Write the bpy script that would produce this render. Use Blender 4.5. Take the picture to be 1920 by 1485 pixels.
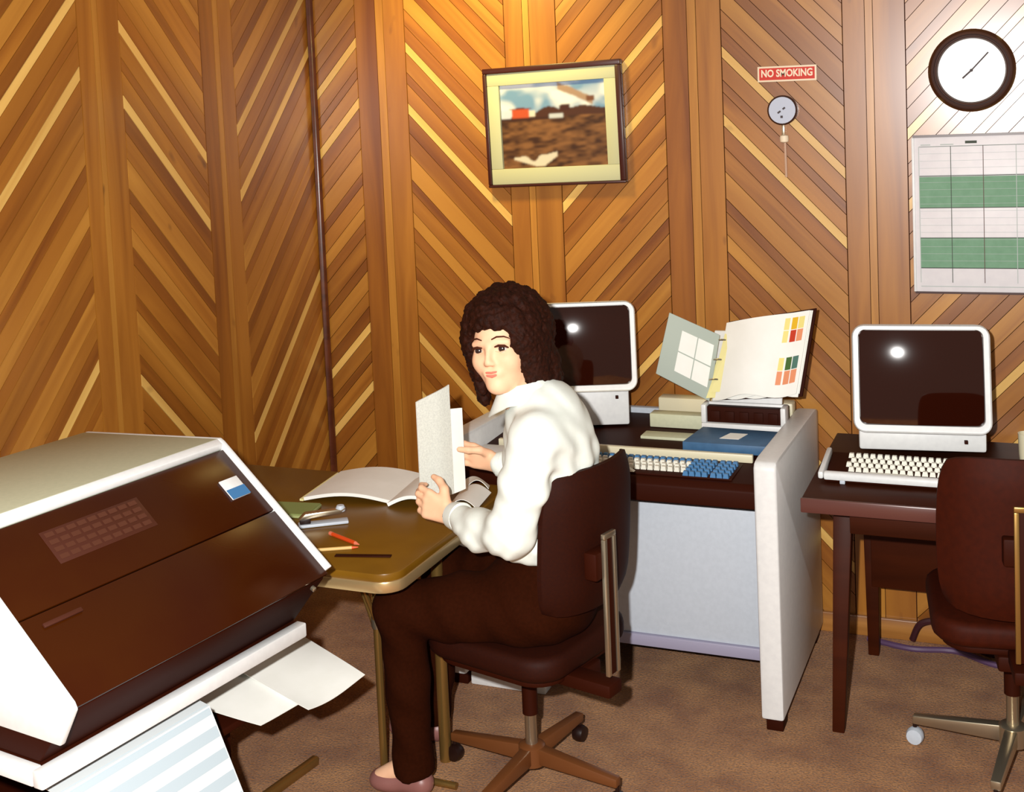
import bpy, bmesh, math, random
import numpy as np
from mathutils import Vector, Matrix
from math import sin, cos, pi, radians, atan, atan2, sqrt

for o in list(bpy.data.objects):
    bpy.data.objects.remove(o, do_unlink=True)
SC = bpy.context.scene
COL = SC.collection
R = random.Random(7)

# ------------------------------------------------------------------ camera
FPX = 2300.0
YAW, PITCH, ROLL = radians(22.7), radians(4.0), atan(.043)
CAM = np.array([0.0, 0.0, 1.80])
_fw = np.array([-sin(YAW)*cos(PITCH), cos(YAW)*cos(PITCH), -sin(PITCH)])
_rt = np.array([cos(YAW), sin(YAW), 0.0])
_up = np.cross(_rt, _fw)
_ir = _rt*cos(ROLL) - _up*sin(ROLL)
_iu = _rt*sin(ROLL) + _up*cos(ROLL)
cd = bpy.data.cameras.new('camera')
cam = bpy.data.objects.new('camera', cd); COL.objects.link(cam)
cd.sensor_fit = 'HORIZONTAL'; cd.sensor_width = 36.0; cd.lens = 36.0*FPX/1920.0
cd.shift_y = -(742.5-381.0)/1920.0
cd.clip_start = 0.05; cd.clip_end = 50
M = Matrix(((_ir[0], _iu[0], -_fw[0], CAM[0]), (_ir[1], _iu[1], -_fw[1], CAM[1]),
            (_ir[2], _iu[2], -_fw[2], CAM[2]), (0, 0, 0, 1)))
cam.matrix_world = M
SC.camera = cam

# ------------------------------------------------------------------ light
w = bpy.data.worlds.new('room_air'); SC.world = w; w.use_nodes = True
w.node_tree.nodes['Background'].inputs[0].default_value = (1.0, .86, .72, 1)
w.node_tree.nodes['Background'].inputs[1].default_value = 0.30
fl = bpy.data.lights.new('camera_flash', 'POINT'); fl.energy = 620; fl.shadow_soft_size = .022
fl.color = (1.0, .98, .95)
flo = bpy.data.objects.new('camera_flash', fl); COL.objects.link(flo)
flo.location = Vector(CAM - _rt*.13 + np.array([0, 0, .10]) + _fw*.05)
sp = bpy.data.lights.new('added_wall_glow_spot', 'SPOT'); sp.energy = 95; sp.color = (1.0, .78, .26)  # added yellow spot, brightens the upper wall; no known fixture behind it
sp.spot_size = radians(95); sp.spot_blend = 1.0; sp.shadow_soft_size = .10
spo = bpy.data.objects.new('added_wall_glow_spot', sp); COL.objects.link(spo)
spo.location = (-1.80, 3.50, 2.62); spo.rotation_euler = (radians(48), 0, 0)
SC.view_settings.view_transform = 'Standard'
SC.view_settings.look = 'None'
SC.view_settings.exposure = 0.0
SC.view_settings.gamma = 1.0
SC.view_settings.use_curve_mapping = False

# ------------------------------------------------------------------ helpers
def lin(c):
    c = c/255.0
    return c/12.92 if c <= .04045 else ((c+.055)/1.055)**2.4
def rgb(r, g, b): return (lin(r), lin(g), lin(b), 1.0)

def mat(name, col, rough=.5, spec=.5, metal=0.0, noise=None, bump=0.0, coat=0.0):
    """plain material; noise=(scale, second colour, amount)"""
    m = bpy.data.materials.new(name); m.use_nodes = True
    nt = m.node_tree; b = nt.nodes['Principled BSDF']
    b.inputs['Base Color'].default_value = col
    b.inputs['Roughness'].default_value = rough
    b.inputs['Specular IOR Level'].default_value = spec
    b.inputs['Metallic'].default_value = metal
    b.inputs['Coat Weight'].default_value = coat
    b.inputs['Coat Roughness'].default_value = .08
    if noise or bump:
        tc = nt.nodes.new('ShaderNodeTexCoord')
        n = nt.nodes.new('ShaderNodeTexNoise')
        n.inputs['Scale'].default_value = noise[0] if noise else 200
        n.inputs['Detail'].default_value = 5
        nt.links.new(tc.outputs['Object'], n.inputs['Vector'])
        if noise:
            mx = nt.nodes.new('ShaderNodeMix'); mx.data_type = 'RGBA'
            mr = nt.nodes.new('ShaderNodeMapRange')
            mr.inputs[1].default_value = .35; mr.inputs[2].default_value = .65
            mr.inputs[3].default_value = 0; mr.inputs[4].default_value = noise[2]
            nt.links.new(n.outputs['Fac'], mr.inputs[0])
            nt.links.new(mr.outputs[0], mx.inputs[0])
            mx.inputs[6].default_value = col; mx.inputs[7].default_value = noise[1]
            nt.links.new(mx.outputs[2], b.inputs['Base Color'])
        if bump:
            bp = nt.nodes.new('ShaderNodeBump'); bp.inputs['Strength'].default_value = bump
            bp.inputs['Distance'].default_value = .004
            nt.links.new(n.outputs['Fac'], bp.inputs['Height'])
            nt.links.new(bp.outputs[0], b.inputs['Normal'])
    return m

def wood(name, c1, c2, rough=.36, spec=.5, coat=.5, var=.16, stretch=(1.1, 15, 15)):
    """grain runs along local X; every board varies a little in tone"""
    m = bpy.data.materials.new(name); m.use_nodes = True
    nt = m.node_tree; L = nt.links.new; b = nt.nodes['Principled BSDF']
    tc = nt.nodes.new('ShaderNodeTexCoord'); oi = nt.nodes.new('ShaderNodeObjectInfo')
    mp = nt.nodes.new('ShaderNodeMapping'); mp.inputs['Scale'].default_value = stretch
    ad = nt.nodes.new('ShaderNodeVectorMath'); ad.operation = 'ADD'
    ml = nt.nodes.new('ShaderNodeVectorMath'); ml.operation = 'SCALE'; ml.inputs[3].default_value = 37.0
    cmb = nt.nodes.new('ShaderNodeCombineXYZ')
    L(oi.outputs['Random'], cmb.inputs[0]); L(oi.outputs['Random'], cmb.inputs[1])
    L(cmb.outputs[0], ml.inputs[0])
    L(tc.outputs['Object'], mp.inputs['Vector']); L(mp.outputs[0], ad.inputs[0]); L(ml.outputs[0], ad.inputs[1])
    n = nt.nodes.new('ShaderNodeTexNoise'); n.inputs['Scale'].default_value = 1.0
    n.inputs['Detail'].default_value = 4; n.inputs['Distortion'].default_value = .7
    L(ad.outputs[0], n.inputs['Vector'])
    cr = nt.nodes.new('ShaderNodeValToRGB')
    cr.color_ramp.elements[0].position = .30; cr.color_ramp.elements[0].color = c2
    cr.color_ramp.elements[1].position = .66; cr.color_ramp.elements[1].color = c1
    L(n.outputs['Fac'], cr.inputs[0])
    # small dark knots
    mk = nt.nodes.new('ShaderNodeMapping'); mk.inputs['Scale'].default_value = (5.5, 11, 11)
    av = nt.nodes.new('ShaderNodeVectorMath'); av.operation = 'ADD'
    L(tc.outputs['Object'], mk.inputs['Vector']); L(mk.outputs[0], av.inputs[0]); L(ml.outputs[0], av.inputs[1])
    n2 = nt.nodes.new('ShaderNodeTexNoise'); n2.inputs['Scale'].default_value = 1.0; n2.inputs['Detail'].default_value = 2
    L(av.outputs[0], n2.inputs['Vector'])
    kr = nt.nodes.new('ShaderNodeMapRange'); kr.inputs[1].default_value = .70; kr.inputs[2].default_value = .78
    kr.inputs[3].default_value = 0; kr.inputs[4].default_value = .75
    L(n2.outputs['Fac'], kr.inputs[0])
    mx = nt.nodes.new('ShaderNodeMix'); mx.data_type = 'RGBA'
    L(kr.outputs[0], mx.inputs[0]); L(cr.outputs[0], mx.inputs[6]); mx.inputs[7].default_value = rgb(70, 30, 12)
    hs = nt.nodes.new('ShaderNodeHueSaturation')
    vr = nt.nodes.new('ShaderNodeMapRange'); vr.inputs[3].default_value = 1-var; vr.inputs[4].default_value = 1+var
    L(oi.outputs['Random'], vr.inputs[0]); L(vr.outputs[0], hs.inputs['Value']); L(mx.outputs[2], hs.inputs['Color'])
    L(hs.outputs[0], b.inputs['Base Color'])
    b.inputs['Roughness'].default_value = rough; b.inputs['Specular IOR Level'].default_value = spec
    b.inputs['Coat Weight'].default_value = coat; b.inputs['Coat Roughness'].default_value = .22
    return m

def vcol_mat(name, rough=.5, spec=.3):
    m = bpy.data.materials.new(name); m.use_nodes = True
    nt = m.node_tree; a = nt.nodes.new('ShaderNodeAttribute'); a.attribute_name = 'print'
    b = nt.nodes['Principled BSDF']; nt.links.new(a.outputs['Color'], b.inputs['Base Color'])
    b.inputs['Roughness'].default_value = rough; b.inputs['Specular IOR Level'].default_value = spec
    return m

def tag(o, label, cat=None, group=None, kind=None):
    o['label'] = label
    if cat: o['category'] = cat
    if group: o['group'] = group
    if kind: o['kind'] = kind
    return o

def link(name, me, m=None, parent=None, loc=(0, 0, 0), rot=(0, 0, 0)):
    o = bpy.data.objects.new(name, me); COL.objects.link(o)
    if m and me: me.materials.append(m)
    o.parent = parent; o.location = loc; o.rotation_euler = rot
    return o

def empty(name, loc, rz=0.0):
    o = bpy.data.objects.new(name, None); COL.objects.link(o)
    o.location = loc; o.rotation_euler = (0, 0, rz); o.empty_display_size = .1
    return o

class MB:
    """collects simple solids; build() links them as ONE mesh object"""
    def __init__(s, origin=(0, 0, 0)):
        s.v = []; s.f = []; s.o = np.array(origin, float)
    def add(s, vs, fs):
        n = len(s.v); s.v += [tuple(np.array(p, float)-s.o) for p in vs]
        s.f += [tuple(i+n for i in f) for f in fs]; return s
    def box(s, lo, hi):
        x0, y0, z0 = lo; x1, y1, z1 = hi
        return s.add([(x0,y0,z0),(x1,y0,z0),(x1,y1,z0),(x0,y1,z0),(x0,y0,z1),(x1,y0,z1),(x1,y1,z1),(x0,y1,z1)],
                     [(0,3,2,1),(4,5,6,7),(0,1,5,4),(1,2,6,5),(2,3,7,6),(3,0,4,7)])
    def prism(s, ring, vec):
        n = len(ring); a = [np.array(p, float) for p in ring]; v = np.array(vec, float)
        fs = [tuple(range(n-1, -1, -1)), tuple(range(n, 2*n))]
        fs += [(i, (i+1) % n, n+(i+1) % n, n+i) for i in range(n)]
        return s.add(a+[p+v for p in a], fs)
    def tube(s, path, r, n=10, cap=True):
        P = [np.array(p, float) for p in path]; rr = r if hasattr(r, '__len__') else [r]*len(P)
        t0 = P[1]-P[0]; t0 /= np.linalg.norm(t0)
        u = np.cross(t0, [0, 0, 1.0])
        if np.linalg.norm(u) < .1: u = np.cross(t0, [1.0, 0, 0])
        vs = []
        for i, p in enumerate(P):
            t = P[min(i+1, len(P)-1)]-P[max(i-1, 0)]; t /= np.linalg.norm(t)
            u = u-t*(u@t); u /= np.linalg.norm(u); q = np.cross(t, u)
            vs += [p+rr[i]*(cos(2*pi*k/n)*u+sin(2*pi*k/n)*q) for k in range(n)]
        fs = []
        for i in range(len(P)-1):
            fs += [(i*n+k, i*n+(k+1) % n, (i+1)*n+(k+1) % n, (i+1)*n+k) for k in range(n)]
        if cap: fs += [tuple(range(n-1, -1, -1)), tuple(range((len(P)-1)*n, len(P)*n))]
        return s.add(vs, fs)
    def lathe(s, prof, c, axis=(0, 0, 1), n=24):
        """prof: list of (radius, height along axis)"""
        a = np.array(axis, float); a /= np.linalg.norm(a); c = np.array(c, float)
        u = np.cross(a, [0, 0, 1.0])
        if np.linalg.norm(u) < .1: u = np.cross(a, [1.0, 0, 0])
        u /= np.linalg.norm(u); q = np.cross(a, u); vs = []
        for r, h in prof:
            vs += [c+a*h+max(r, 1e-4)*(cos(2*pi*k/n)*u+sin(2*pi*k/n)*q) for k in range(n)]
        fs = []
        for i in range(len(prof)-1):
            fs += [(i*n+k, i*n+(k+1) % n, (i+1)*n+(k+1) % n, (i+1)*n+k) for k in range(n)]
        fs += [tuple(range(n-1, -1, -1)), tuple(range((len(prof)-1)*n, len(prof)*n))]
        return s.add(vs, fs)
    def mesh(s, name, bevel=0.0, seg=2, smooth=False, ang=30):
        me = bpy.data.meshes.new(name); me.from_pydata(s.v, [], s.f)
        bm = bmesh.new(); bm.from_mesh(me)
        bmesh.ops.recalc_face_normals(bm, faces=bm.faces)
        if bevel:
            es = [e for e in bm.edges if len(e.link_faces) == 2 and e.calc_face_angle(0) > radians(ang)]
            bmesh.ops.bevel(bm, geom=es, offset=bevel, segments=seg, affect='EDGES', profile=.5, clamp_overlap=True)
        bm.to_mesh(me); bm.free()
        if smooth or bevel:
            for p in me.polygons: p.use_smooth = True
            try: me.set_sharp_from_angle(angle=radians(40))
            except Exception: pass
        return me
    def build(s, name, m, parent=None, bevel=0.0, seg=2, smooth=False, loc=(0, 0, 0), rot=(0, 0, 0)):
        return link(name, s.mesh(name, bevel, seg, smooth), m, parent, loc, rot)

def rrect(cx, cy, w, h, r, n=6):
    """rounded rectangle, list of (x, y)"""
    out = []
    for sx, sy, a0 in ((1, 1, 0), (-1, 1, 90), (-1, -1, 180), (1, -1, 270)):
        for k in range(n+1):
            a = radians(a0+90*k/n)
            out.append((cx+sx*(w/2-r)+r*cos(a), cy+sy*(h/2-r)+r*sin(a)))
    return out

def sheet(fn, nu, nv, thick=.0012):
    """thin curved sheet from fn(u, v) -> xyz, closed with real thickness"""
    P = np.array([[fn(u/nu, v/nv) for v in range(nv+1)] for u in range(nu+1)], float)
    du = np.gradient(P, axis=0); dv = np.gradient(P, axis=1)
    N = np.cross(du, dv); N /= np.maximum(np.linalg.norm(N, axis=2, keepdims=True), 1e-9)
    A = P+N*thick/2; B = P-N*thick/2; m = nv+1; k = (nu+1)*m
    vs = [tuple(p) for p in A.reshape(-1, 3)]+[tuple(p) for p in B.reshape(-1, 3)]
    fs = []
    for i in range(nu):
        for j in range(nv):
            a, b, c, d = i*m+j, (i+1)*m+j, (i+1)*m+j+1, i*m+j+1
            fs += [(a, b, c, d), (k+d, k+c, k+b, k+a)]
    for i in range(nu):
        a, b = i*m, (i+1)*m; fs.append((b, a, k+a, k+b))
        a, b = i*m+nv, (i+1)*m+nv; fs.append((a, b, k+b, k+a))
    for j in range(nv):
        a, b = j, j+1; fs.append((a, b, k+b, k+a))
        a, b = nu*m+j, nu*m+j+1; fs.append((b, a, k+a, k+b))
    return vs, fs

def copy_tree(o, parent=None):
    c = o.copy(); COL.objects.link(c); c.parent = parent
    for ch in [x for x in o.children]: copy_tree(ch, c)
    return c

# ------------------------------------------------------------------ materials
BROWN = rgb(46, 13, 3)
M_bright = wood('wood_pale_strip', rgb(220, 178, 98), rgb(200, 152, 76), var=.06)
M_light = wood('wood_light_board', rgb(180, 124, 48), rgb(152, 96, 32), var=.08)
M_mid = wood('wood_medium_board', rgb(164, 106, 36), rgb(130, 75, 20), var=.08)
M_dark = wood('wood_dark_board', rgb(146, 88, 26), rgb(110, 58, 14), var=.08)
M_groove = mat('panel_backing', rgb(52, 22, 8), .8, .1)
M_trim = wood('dark_trim_wood', rgb(88, 42, 22), rgb(60, 26, 14), rough=.3)
M_base = wood('baseboard_wood', rgb(176, 120, 58), rgb(140, 88, 36), stretch=(1.2, 20, 20))
M_white = mat('white_enamel', rgb(222, 223, 222), .4, .4, noise=(60, rgb(212, 213, 213), .6))
M_greywhite = mat('pale_grey_enamel', rgb(188, 196, 206), .45, .35, noise=(80, rgb(180, 188, 198), .6))
M_topgrey = mat('pale_green_grey_enamel', rgb(194, 196, 168), .55, .3, noise=(90, rgb(184, 188, 160), .6))
M_cream = mat('cream_plastic', rgb(214, 206, 176), .4, .4)
M_brown = mat('dark_brown_plastic', BROWN, .6, .08)
M_smoke = mat('smoked_acrylic', rgb(48, 13, 2), .2, .2, noise=(3, rgb(56, 23, 2), .8))
M_label = mat('faded_legend_panel', rgb(66, 30, 18), .5, .3)
M_label2 = mat('faded_legend_print', rgb(78, 42, 28), .5, .3)
M_screen = mat('crt_glass', rgb(40, 11, 4), .04, .45, coat=.2)
M_blue = mat('blue_plastic', rgb(58, 112, 160), .45, .4)
M_bluef = mat('blue_folder_card', rgb(62, 100, 136), .5, .3, noise=(30, rgb(50, 84, 118), .6))
M_key = mat('white_keycap', rgb(222, 220, 206), .4, .4)
M_paper = mat('white_paper', rgb(238, 238, 232), .7, .2, noise=(14, rgb(228, 228, 220), .5))
M_form = mat('form_paper', rgb(206, 212, 214), .75, .15)
M_paperg = mat('printed_listing_paper', rgb(224, 226, 216), .7, .2, noise=(220, rgb(196, 198, 190), .6))
M_papery = mat('yellowed_paper', rgb(232, 224, 160), .7, .2)
M_stripe = mat('pale_blue_form_bar', rgb(174, 188, 196), .7, .2)
M_table = mat('olive_brown_laminate', rgb(118, 82, 16), .34, .3, noise=(5, rgb(102, 68, 10), .8))
M_band = mat('aluminium_edge_band', rgb(196, 168, 120), .3, .5, metal=.7)
M_brass = mat('brass_tube', rgb(150, 116, 62), .32, .5, metal=.75)
M_chrome = mat('satin_steel', rgb(190, 178, 154), .28, .5, metal=.9)
M_vinyl = mat('dark_brown_vinyl', rgb(42, 11, 2), .65, .12, noise=(160, rgb(36, 9, 3), .8))
M_vinyl2 = mat('red_brown_vinyl', rgb(56, 14, 1), .65, .12, noise=(60, rgb(48, 11, 1), .8))
M_base_arm = mat('brown_lacquered_steel', rgb(104, 60, 30), .35, .4)
M_black = mat('black_rubber', rgb(30, 12, 8), .4, .4)
M_desk2 = wood('dark_desk_wood', rgb(58, 19, 2), rgb(46, 13, 1), rough=.5, spec=.15, coat=0.0, stretch=(1.5, 14, 14))
M_skin = mat('skin', rgb(236, 188, 152), .55, .25, noise=(25, rgb(228, 174, 138), .5))
M_lip = mat('lips', rgb(216, 118, 100), .5, .2)
M_hair = mat('dark_brown_hair', rgb(44, 15, 4), .7, .12, noise=(90, rgb(28, 8, 2), .9), bump=1.0)
M_blouse = mat('white_blouse_cloth', rgb(224, 229, 222), .75, .2, noise=(40, rgb(214, 220, 210), .5))
M_trouser = mat('brown_trouser_cloth', rgb(42, 13, 2), .9, .05, noise=(120, rgb(36, 10, 1), .8))
M_eyew = mat('eye_white', rgb(214, 206, 200), .3, .4)
M_iris = mat('eye_iris', rgb(44, 30, 28), .2, .5)
M_brow = mat('eyebrow_hair', rgb(70, 34, 20), .8, .1)
M_red = mat('red_print', rgb(196, 44, 26), .5, .3)
M_signw = mat('sign_white', rgb(232, 214, 186), .5, .3)
M_orange = mat('orange_red_plastic', rgb(214, 74, 26), .4, .4)
M_green = mat('chart_green', rgb(112, 150, 122), .7, .2, noise=(40, rgb(124, 160, 134), .6))
M_line = mat('chart_line_ink', rgb(72, 78, 70), .7, .2)
M_linel = mat('chart_faint_ink', rgb(176, 184, 180), .7, .2)
M_chart = mat('chart_white', rgb(222, 218, 220), .45, .4, noise=(30, rgb(212, 208, 212), .6))
M_mount = mat('picture_mount', rgb(178, 178, 142), .6, .3)
M_frame = mat('dark_picture_frame', rgb(58, 22, 16), .35, .4)
M_dial = mat('dial_face', rgb(178, 184, 200), .4, .4)
M_clock = mat('clock_face_white', rgb(236, 234, 230), .35, .5)
M_clockrim = mat('dark_clock_rim', rgb(58, 30, 20), .3, .5)
M_ink = mat('dark_ink', rgb(66, 56, 58), .6, .3)
M_cable = mat('dark_cable', rgb(58, 26, 30), .5, .3)
M_cablev = mat('grey_violet_cable', rgb(86, 62, 92), .5, .3)
# ------------------------------------------------------------------ the setting
WY, WX, H = 4.185, -2.585, 2.75          # back wall plane, left wall plane, wall height
X1, Y0 = 1.3, .9                         # how far the walls run
def carpet():
    m = bpy.data.materials.new('brown_carpet'); m.use_nodes = True
    nt = m.node_tree; L = nt.links.new; b = nt.nodes['Principled BSDF']
    tc = nt.nodes.new('ShaderNodeTexCoord')
    n1 = nt.nodes.new('ShaderNodeTexNoise'); n1.inputs['Scale'].default_value = 7; n1.inputs['Detail'].default_value = 6
    n2 = nt.nodes.new('ShaderNodeTexNoise'); n2.inputs['Scale'].default_value = 150; n2.inputs['Detail'].default_value = 3
    for n in (n1, n2): L(tc.outputs['Object'], n.inputs['Vector'])
    cr = nt.nodes.new('ShaderNodeValToRGB')
    cr.color_ramp.elements[0].position = .32; cr.color_ramp.elements[0].color = rgb(136, 86, 46)
    cr.color_ramp.elements[1].position = .70; cr.color_ramp.elements[1].color = rgb(182, 130, 78)
    L(n1.outputs['Fac'], cr.inputs[0])
    mx = nt.nodes.new('ShaderNodeMix'); mx.data_type = 'RGBA'; mx.blend_type = 'MULTIPLY'
    c2 = nt.nodes.new('ShaderNodeValToRGB')
    c2.color_ramp.elements[0].position = .3; c2.color_ramp.elements[0].color = (.45, .42, .42, 1)
    c2.color_ramp.elements[1].position = .7; c2.color_ramp.elements[1].color = (1.25, 1.2, 1.2, 1)
    L(n2.outputs['Fac'], c2.inputs[0]); mx.inputs[0].default_value = .8
    L(cr.outputs[0], mx.inputs[6]); L(c2.outputs[0], mx.inputs[7]); L(mx.outputs[2], b.inputs['Base Color'])
    bp = nt.nodes.new('ShaderNodeBump'); bp.inputs['Strength'].default_value = .9; bp.inputs['Distance'].default_value = .008
    L(n2.outputs['Fac'], bp.inputs['Height']); L(bp.outputs[0], b.inputs['Normal'])
    b.inputs['Roughness'].default_value = .75; b.inputs['Specular IOR Level'].default_value = .25
    b.inputs['Sheen Weight'].default_value = .15
    return m
fb = MB().box((WX-.1, -.6, -.06), (X1, WY+.1, 0)).build('floor', carpet())
tag(fb, 'brown mottled carpet floor under all the furniture', 'floor', kind='structure')
wb = MB().box((WX-.08, WY, 0), (X1, WY+.08, H)).build('wall_back', M_groove)
tag(wb, 'long wood-panelled back wall with chevron boards, clock and picture', 'wall', kind='structure')
wl = MB().box((WX-.08, Y0, 0), (WX, WY, H)).build('wall_left', M_groove)
tag(wl, 'wood-panelled left wall of chevron boards behind the printer', 'wall', kind='structure')

def clip(poly, a, b, c):
    """keep a*x+b*y<=c"""
    out = []
    for i in range(len(poly)):
        p, q = poly[i], poly[(i+1) % len(poly)]
        dp, dq = a*p[0]+b*p[1]-c, a*q[0]+b*q[1]-c
        if dp <= 0: out.append(p)
        if (dp < 0 < dq) or (dq < 0 < dp):
            t = dp/(dp-dq); out.append((p[0]+t*(q[0]-p[0]), p[1]+t*(q[1]-p[1])))
    return out

def plank(poly, ang, m, parent, to_world, rotm, thick=.010):
    """poly in wall coordinates (s along the wall, z up); ang = grain direction"""
    cx = sum(p[0] for p in poly)/len(poly); cz = sum(p[1] for p in poly)/len(poly)
    ca, sa = cos(ang), sin(ang)
    loc = [((p[0]-cx)*ca+(p[1]-cz)*sa, -(p[0]-cx)*sa+(p[1]-cz)*ca) for p in poly]
    n = len(loc); lx = sum(p[0] for p in loc)/n; ly = sum(p[1] for p in loc)/n
    ins = []
    for (x, y) in loc:
        d = max(sqrt((x-lx)**2+(y-ly)**2), 1e-4); k = max(0, 1-.0014/d)
        ins.append((lx+(x-lx)*k, ly+(y-ly)*k))
    vs = [(x, y, 0) for x, y in loc]+[(x, y, thick-.004) for x, y in loc]+[(x, y, thick) for x, y in ins]
    fs = [tuple(range(n-1, -1, -1)), tuple(range(2*n, 3*n))]
    for r in (0, 1):
        fs += [(r*n+i, r*n+(i+1) % n, (r+1)*n+(i+1) % n, (r+1)*n+i) for i in range(n)]
    me = bpy.data.meshes.new('plank'); me.from_pydata(vs, [], fs); me.update()
    me.materials.append(m)
    o = bpy.data.objects.new('plank', me); COL.objects.link(o); o.parent = parent
    o.matrix_local = Matrix.Translation(to_world(cx, cz)) @ rotm @ Matrix.Rotation(ang, 4, 'Z')
    return o

MATS = {'B': M_bright, 'L': M_light, 'M': M_mid, 'D': M_dark}
SEQ = [('B', .040), ('M', .076), ('D', .042), ('M', .074), ('B', .042), ('D', .072), ('M', .084), ('L', .094),
       ('D', .046), ('M', .078), ('L', .060), ('D', .056), ('M', .094), ('D', .050), ('L', .078), ('M', .062), ('D', .062)]
PER = sum(w for _, w in SEQ)
def diag_column(s0, s1, sign, ztop, parent, tw, rm):
    """sign=-1: boards fall to the right, +1: boards rise to the right; ztop = height of the first pale strip at the upper edge"""
    g = .0013; slope = 1.06
    a = ztop+PER*2; k = 0
    while a > -1.2:
        tone, wd = SEQ[k % len(SEQ)]; k += 1
        z1, z0 = a-g, a-wd+g; a -= wd
        poly = [(s0+g, 0.0), (s1-g, 0.0), (s1-g, H), (s0+g, H)]
        # board between the lines z = z0.. z1 measured at the upper edge of the column
        se = s0 if sign < 0 else s1
        m_ = slope*sign
        poly = clip(poly, -m_, 1, z1-m_*se); poly = clip(poly, m_, -1, -(z0-m_*se)) if len(poly) > 2 else poly
        if len(poly) < 3: continue
        ar = abs(sum(poly[i][0]*poly[(i+1) % len(poly)][1]-poly[(i+1) % len(poly)][0]*poly[i][1] for i in range(len(poly))))/2
        if ar < 4e-4: continue
        plank(poly, atan(m_), MATS[tone], parent, tw, rm, .0100)
def band(s0, s1, parent, tw, rm, flip=False):
    parts = [(.36, 'M'), (.13, 'L'), (.51, 'M')] if not flip else [(.42, 'D'), (.16, 'L'), (.42, 'M')]
    s = s0; g = .0010
    for fr, tone in parts:
        e = s+fr*(s1-s0)
        plank([(s+g, 0), (e-g, 0), (e-g, H), (s+g, H)], pi/2, MATS[tone], parent, tw, rm, .0100)
        s = e
rb = Matrix.Rotation(pi/2, 4, 'X')                                  # wall plane facing -Y
twb = lambda s, z: Vector((s, WY, z))
edges = [(-2.585, -2.37, '/'), (-2.37, -2.159, '|'), (-2.159, -1.748, '\\'), (-1.748, -1.548, '|'), (-1.548, -1.151, '/'),
         (-1.151, -.948, '|'), (-.948, -.543, '\\'), (-.543, -.347, '|'), (-.347, .056, '/'), (.056, .256, '|'),
         (.256, .66, '\\'), (.66, .86, '|'), (.86, X1, '/')]
for i, (a, b, k) in enumerate(edges):
    if k == '|': band(a, b, wb, twb, rb, (i//2) % 2 == 0)
    else: diag_column(a, b, -1 if k == '\\' else 1, 2.105 - (.09 if k == '\\' and a > -1 else 0) + (.0 if k == '\\' else .03), wb, twb, rb)
rl = Matrix.Rotation(pi/2, 4, 'Z') @ Matrix.Rotation(pi/2, 4, 'X')  # wall plane facing +X
twl = lambda s, z: Vector((WX, s, z))
edl = [(3.657, WY-.012, '/'), (3.474, 3.657, '|'), (3.068, 3.474, '\\'), (2.886, 3.068, '|'), (2.48, 2.886, '/'), (2.30, 2.48, '|'),
       (1.89, 2.30, '\\'), (1.71, 1.89, '|'), (1.30, 1.71, '/'), (1.12, 1.30, '|'), (Y0, 1.12, '\\')]
for i, (a, b, k) in enumerate(edl):
    if k == '|': band(a, b, wl, twl, rl, i % 4 == 1)
    else: diag_column(a, b, -1 if k == '\\' else 1, 2.155 if k == '\\' else (2.36 if a > 3.5 else 2.24), wl, twl, rl)
t = MB().prism([(WX+.012, WY-.034, 0), (WX+.030, WY-.030, 0), (WX+.034, WY-.012, 0), (WX+.012, WY-.012, 0)], (0, 0, H))
t.build('trim_1', M_trim, None, .003, 1)
tag(bpy.data.objects['trim_1'], 'dark corner moulding where the two panelled walls meet', 'trim', kind='structure')
b1 = MB().box((WX+.014, WY-.026, 0), (X1, WY-.011, .068)).build('baseboard_back', M_base, None, .004)
tag(b1, 'light wooden baseboard along the foot of the back wall', 'baseboard', kind='structure')
b2 = MB().box((WX+.011, Y0, 0), (WX+.026, WY-.04, .068)).build('baseboard_left', M_base, None, .004)
tag(b2, 'light wooden baseboard along the foot of the left wall', 'baseboard', kind='structure')
WF = WY-.012                                                        # face of the boards

# ------------------------------------------------------------------ printer on its stand
PA = (-1.819, 2.444, 0); PR = atan2(.99, .143)                      # local x: along the printer, y: to its back
pr = empty('line_printer', PA, PR)
tag(pr, 'large white printer with sloping dark brown smoked front in the left foreground', 'printer')
L0 = -.745
def prof(x, pts): return [(x, y, z) for y, z in pts]
MB().prism(prof(L0+.012, [(.47, .635), (.47, .995), (.01, 1.02), (-.312, .752), (-.268, .70), (-.215, .635)]), (-L0-.024, 0, 0)).build('body', M_brown, pr, .004)
sidep = [(.48, .69), (.48, 1.02), (.0, 1.05), (-.012, 1.043), (-.328, .778), (-.335, .765), (-.292, .69)]
MB().prism(prof(L0, sidep), (.013, 0, 0)).build('side_panel', M_white, pr, .003)
MB().prism(prof(-.013, sidep[:1]+sidep[1:5]+[(-.31, .765), (-.26, .70)]), (.013, 0, 0)).build('side_panel', M_white, pr, .003)
MB().prism(prof(L0+.013, [(.48, 1.0), (.48, 1.02), (.0, 1.05), (-.016, 1.038), (-.010, 1.022), (.0, 1.022)]), (-L0-.026, 0, 0)).build('top_cover', M_topgrey, pr, .002)
MB().prism(prof(L0+.013, [(.0, 1.0502), (-.0165, 1.0385), (-.012, 1.024), (.004, 1.03)]), (-L0-.026, 0, 0)).build('top_trim', M_white, pr, .002)
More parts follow.
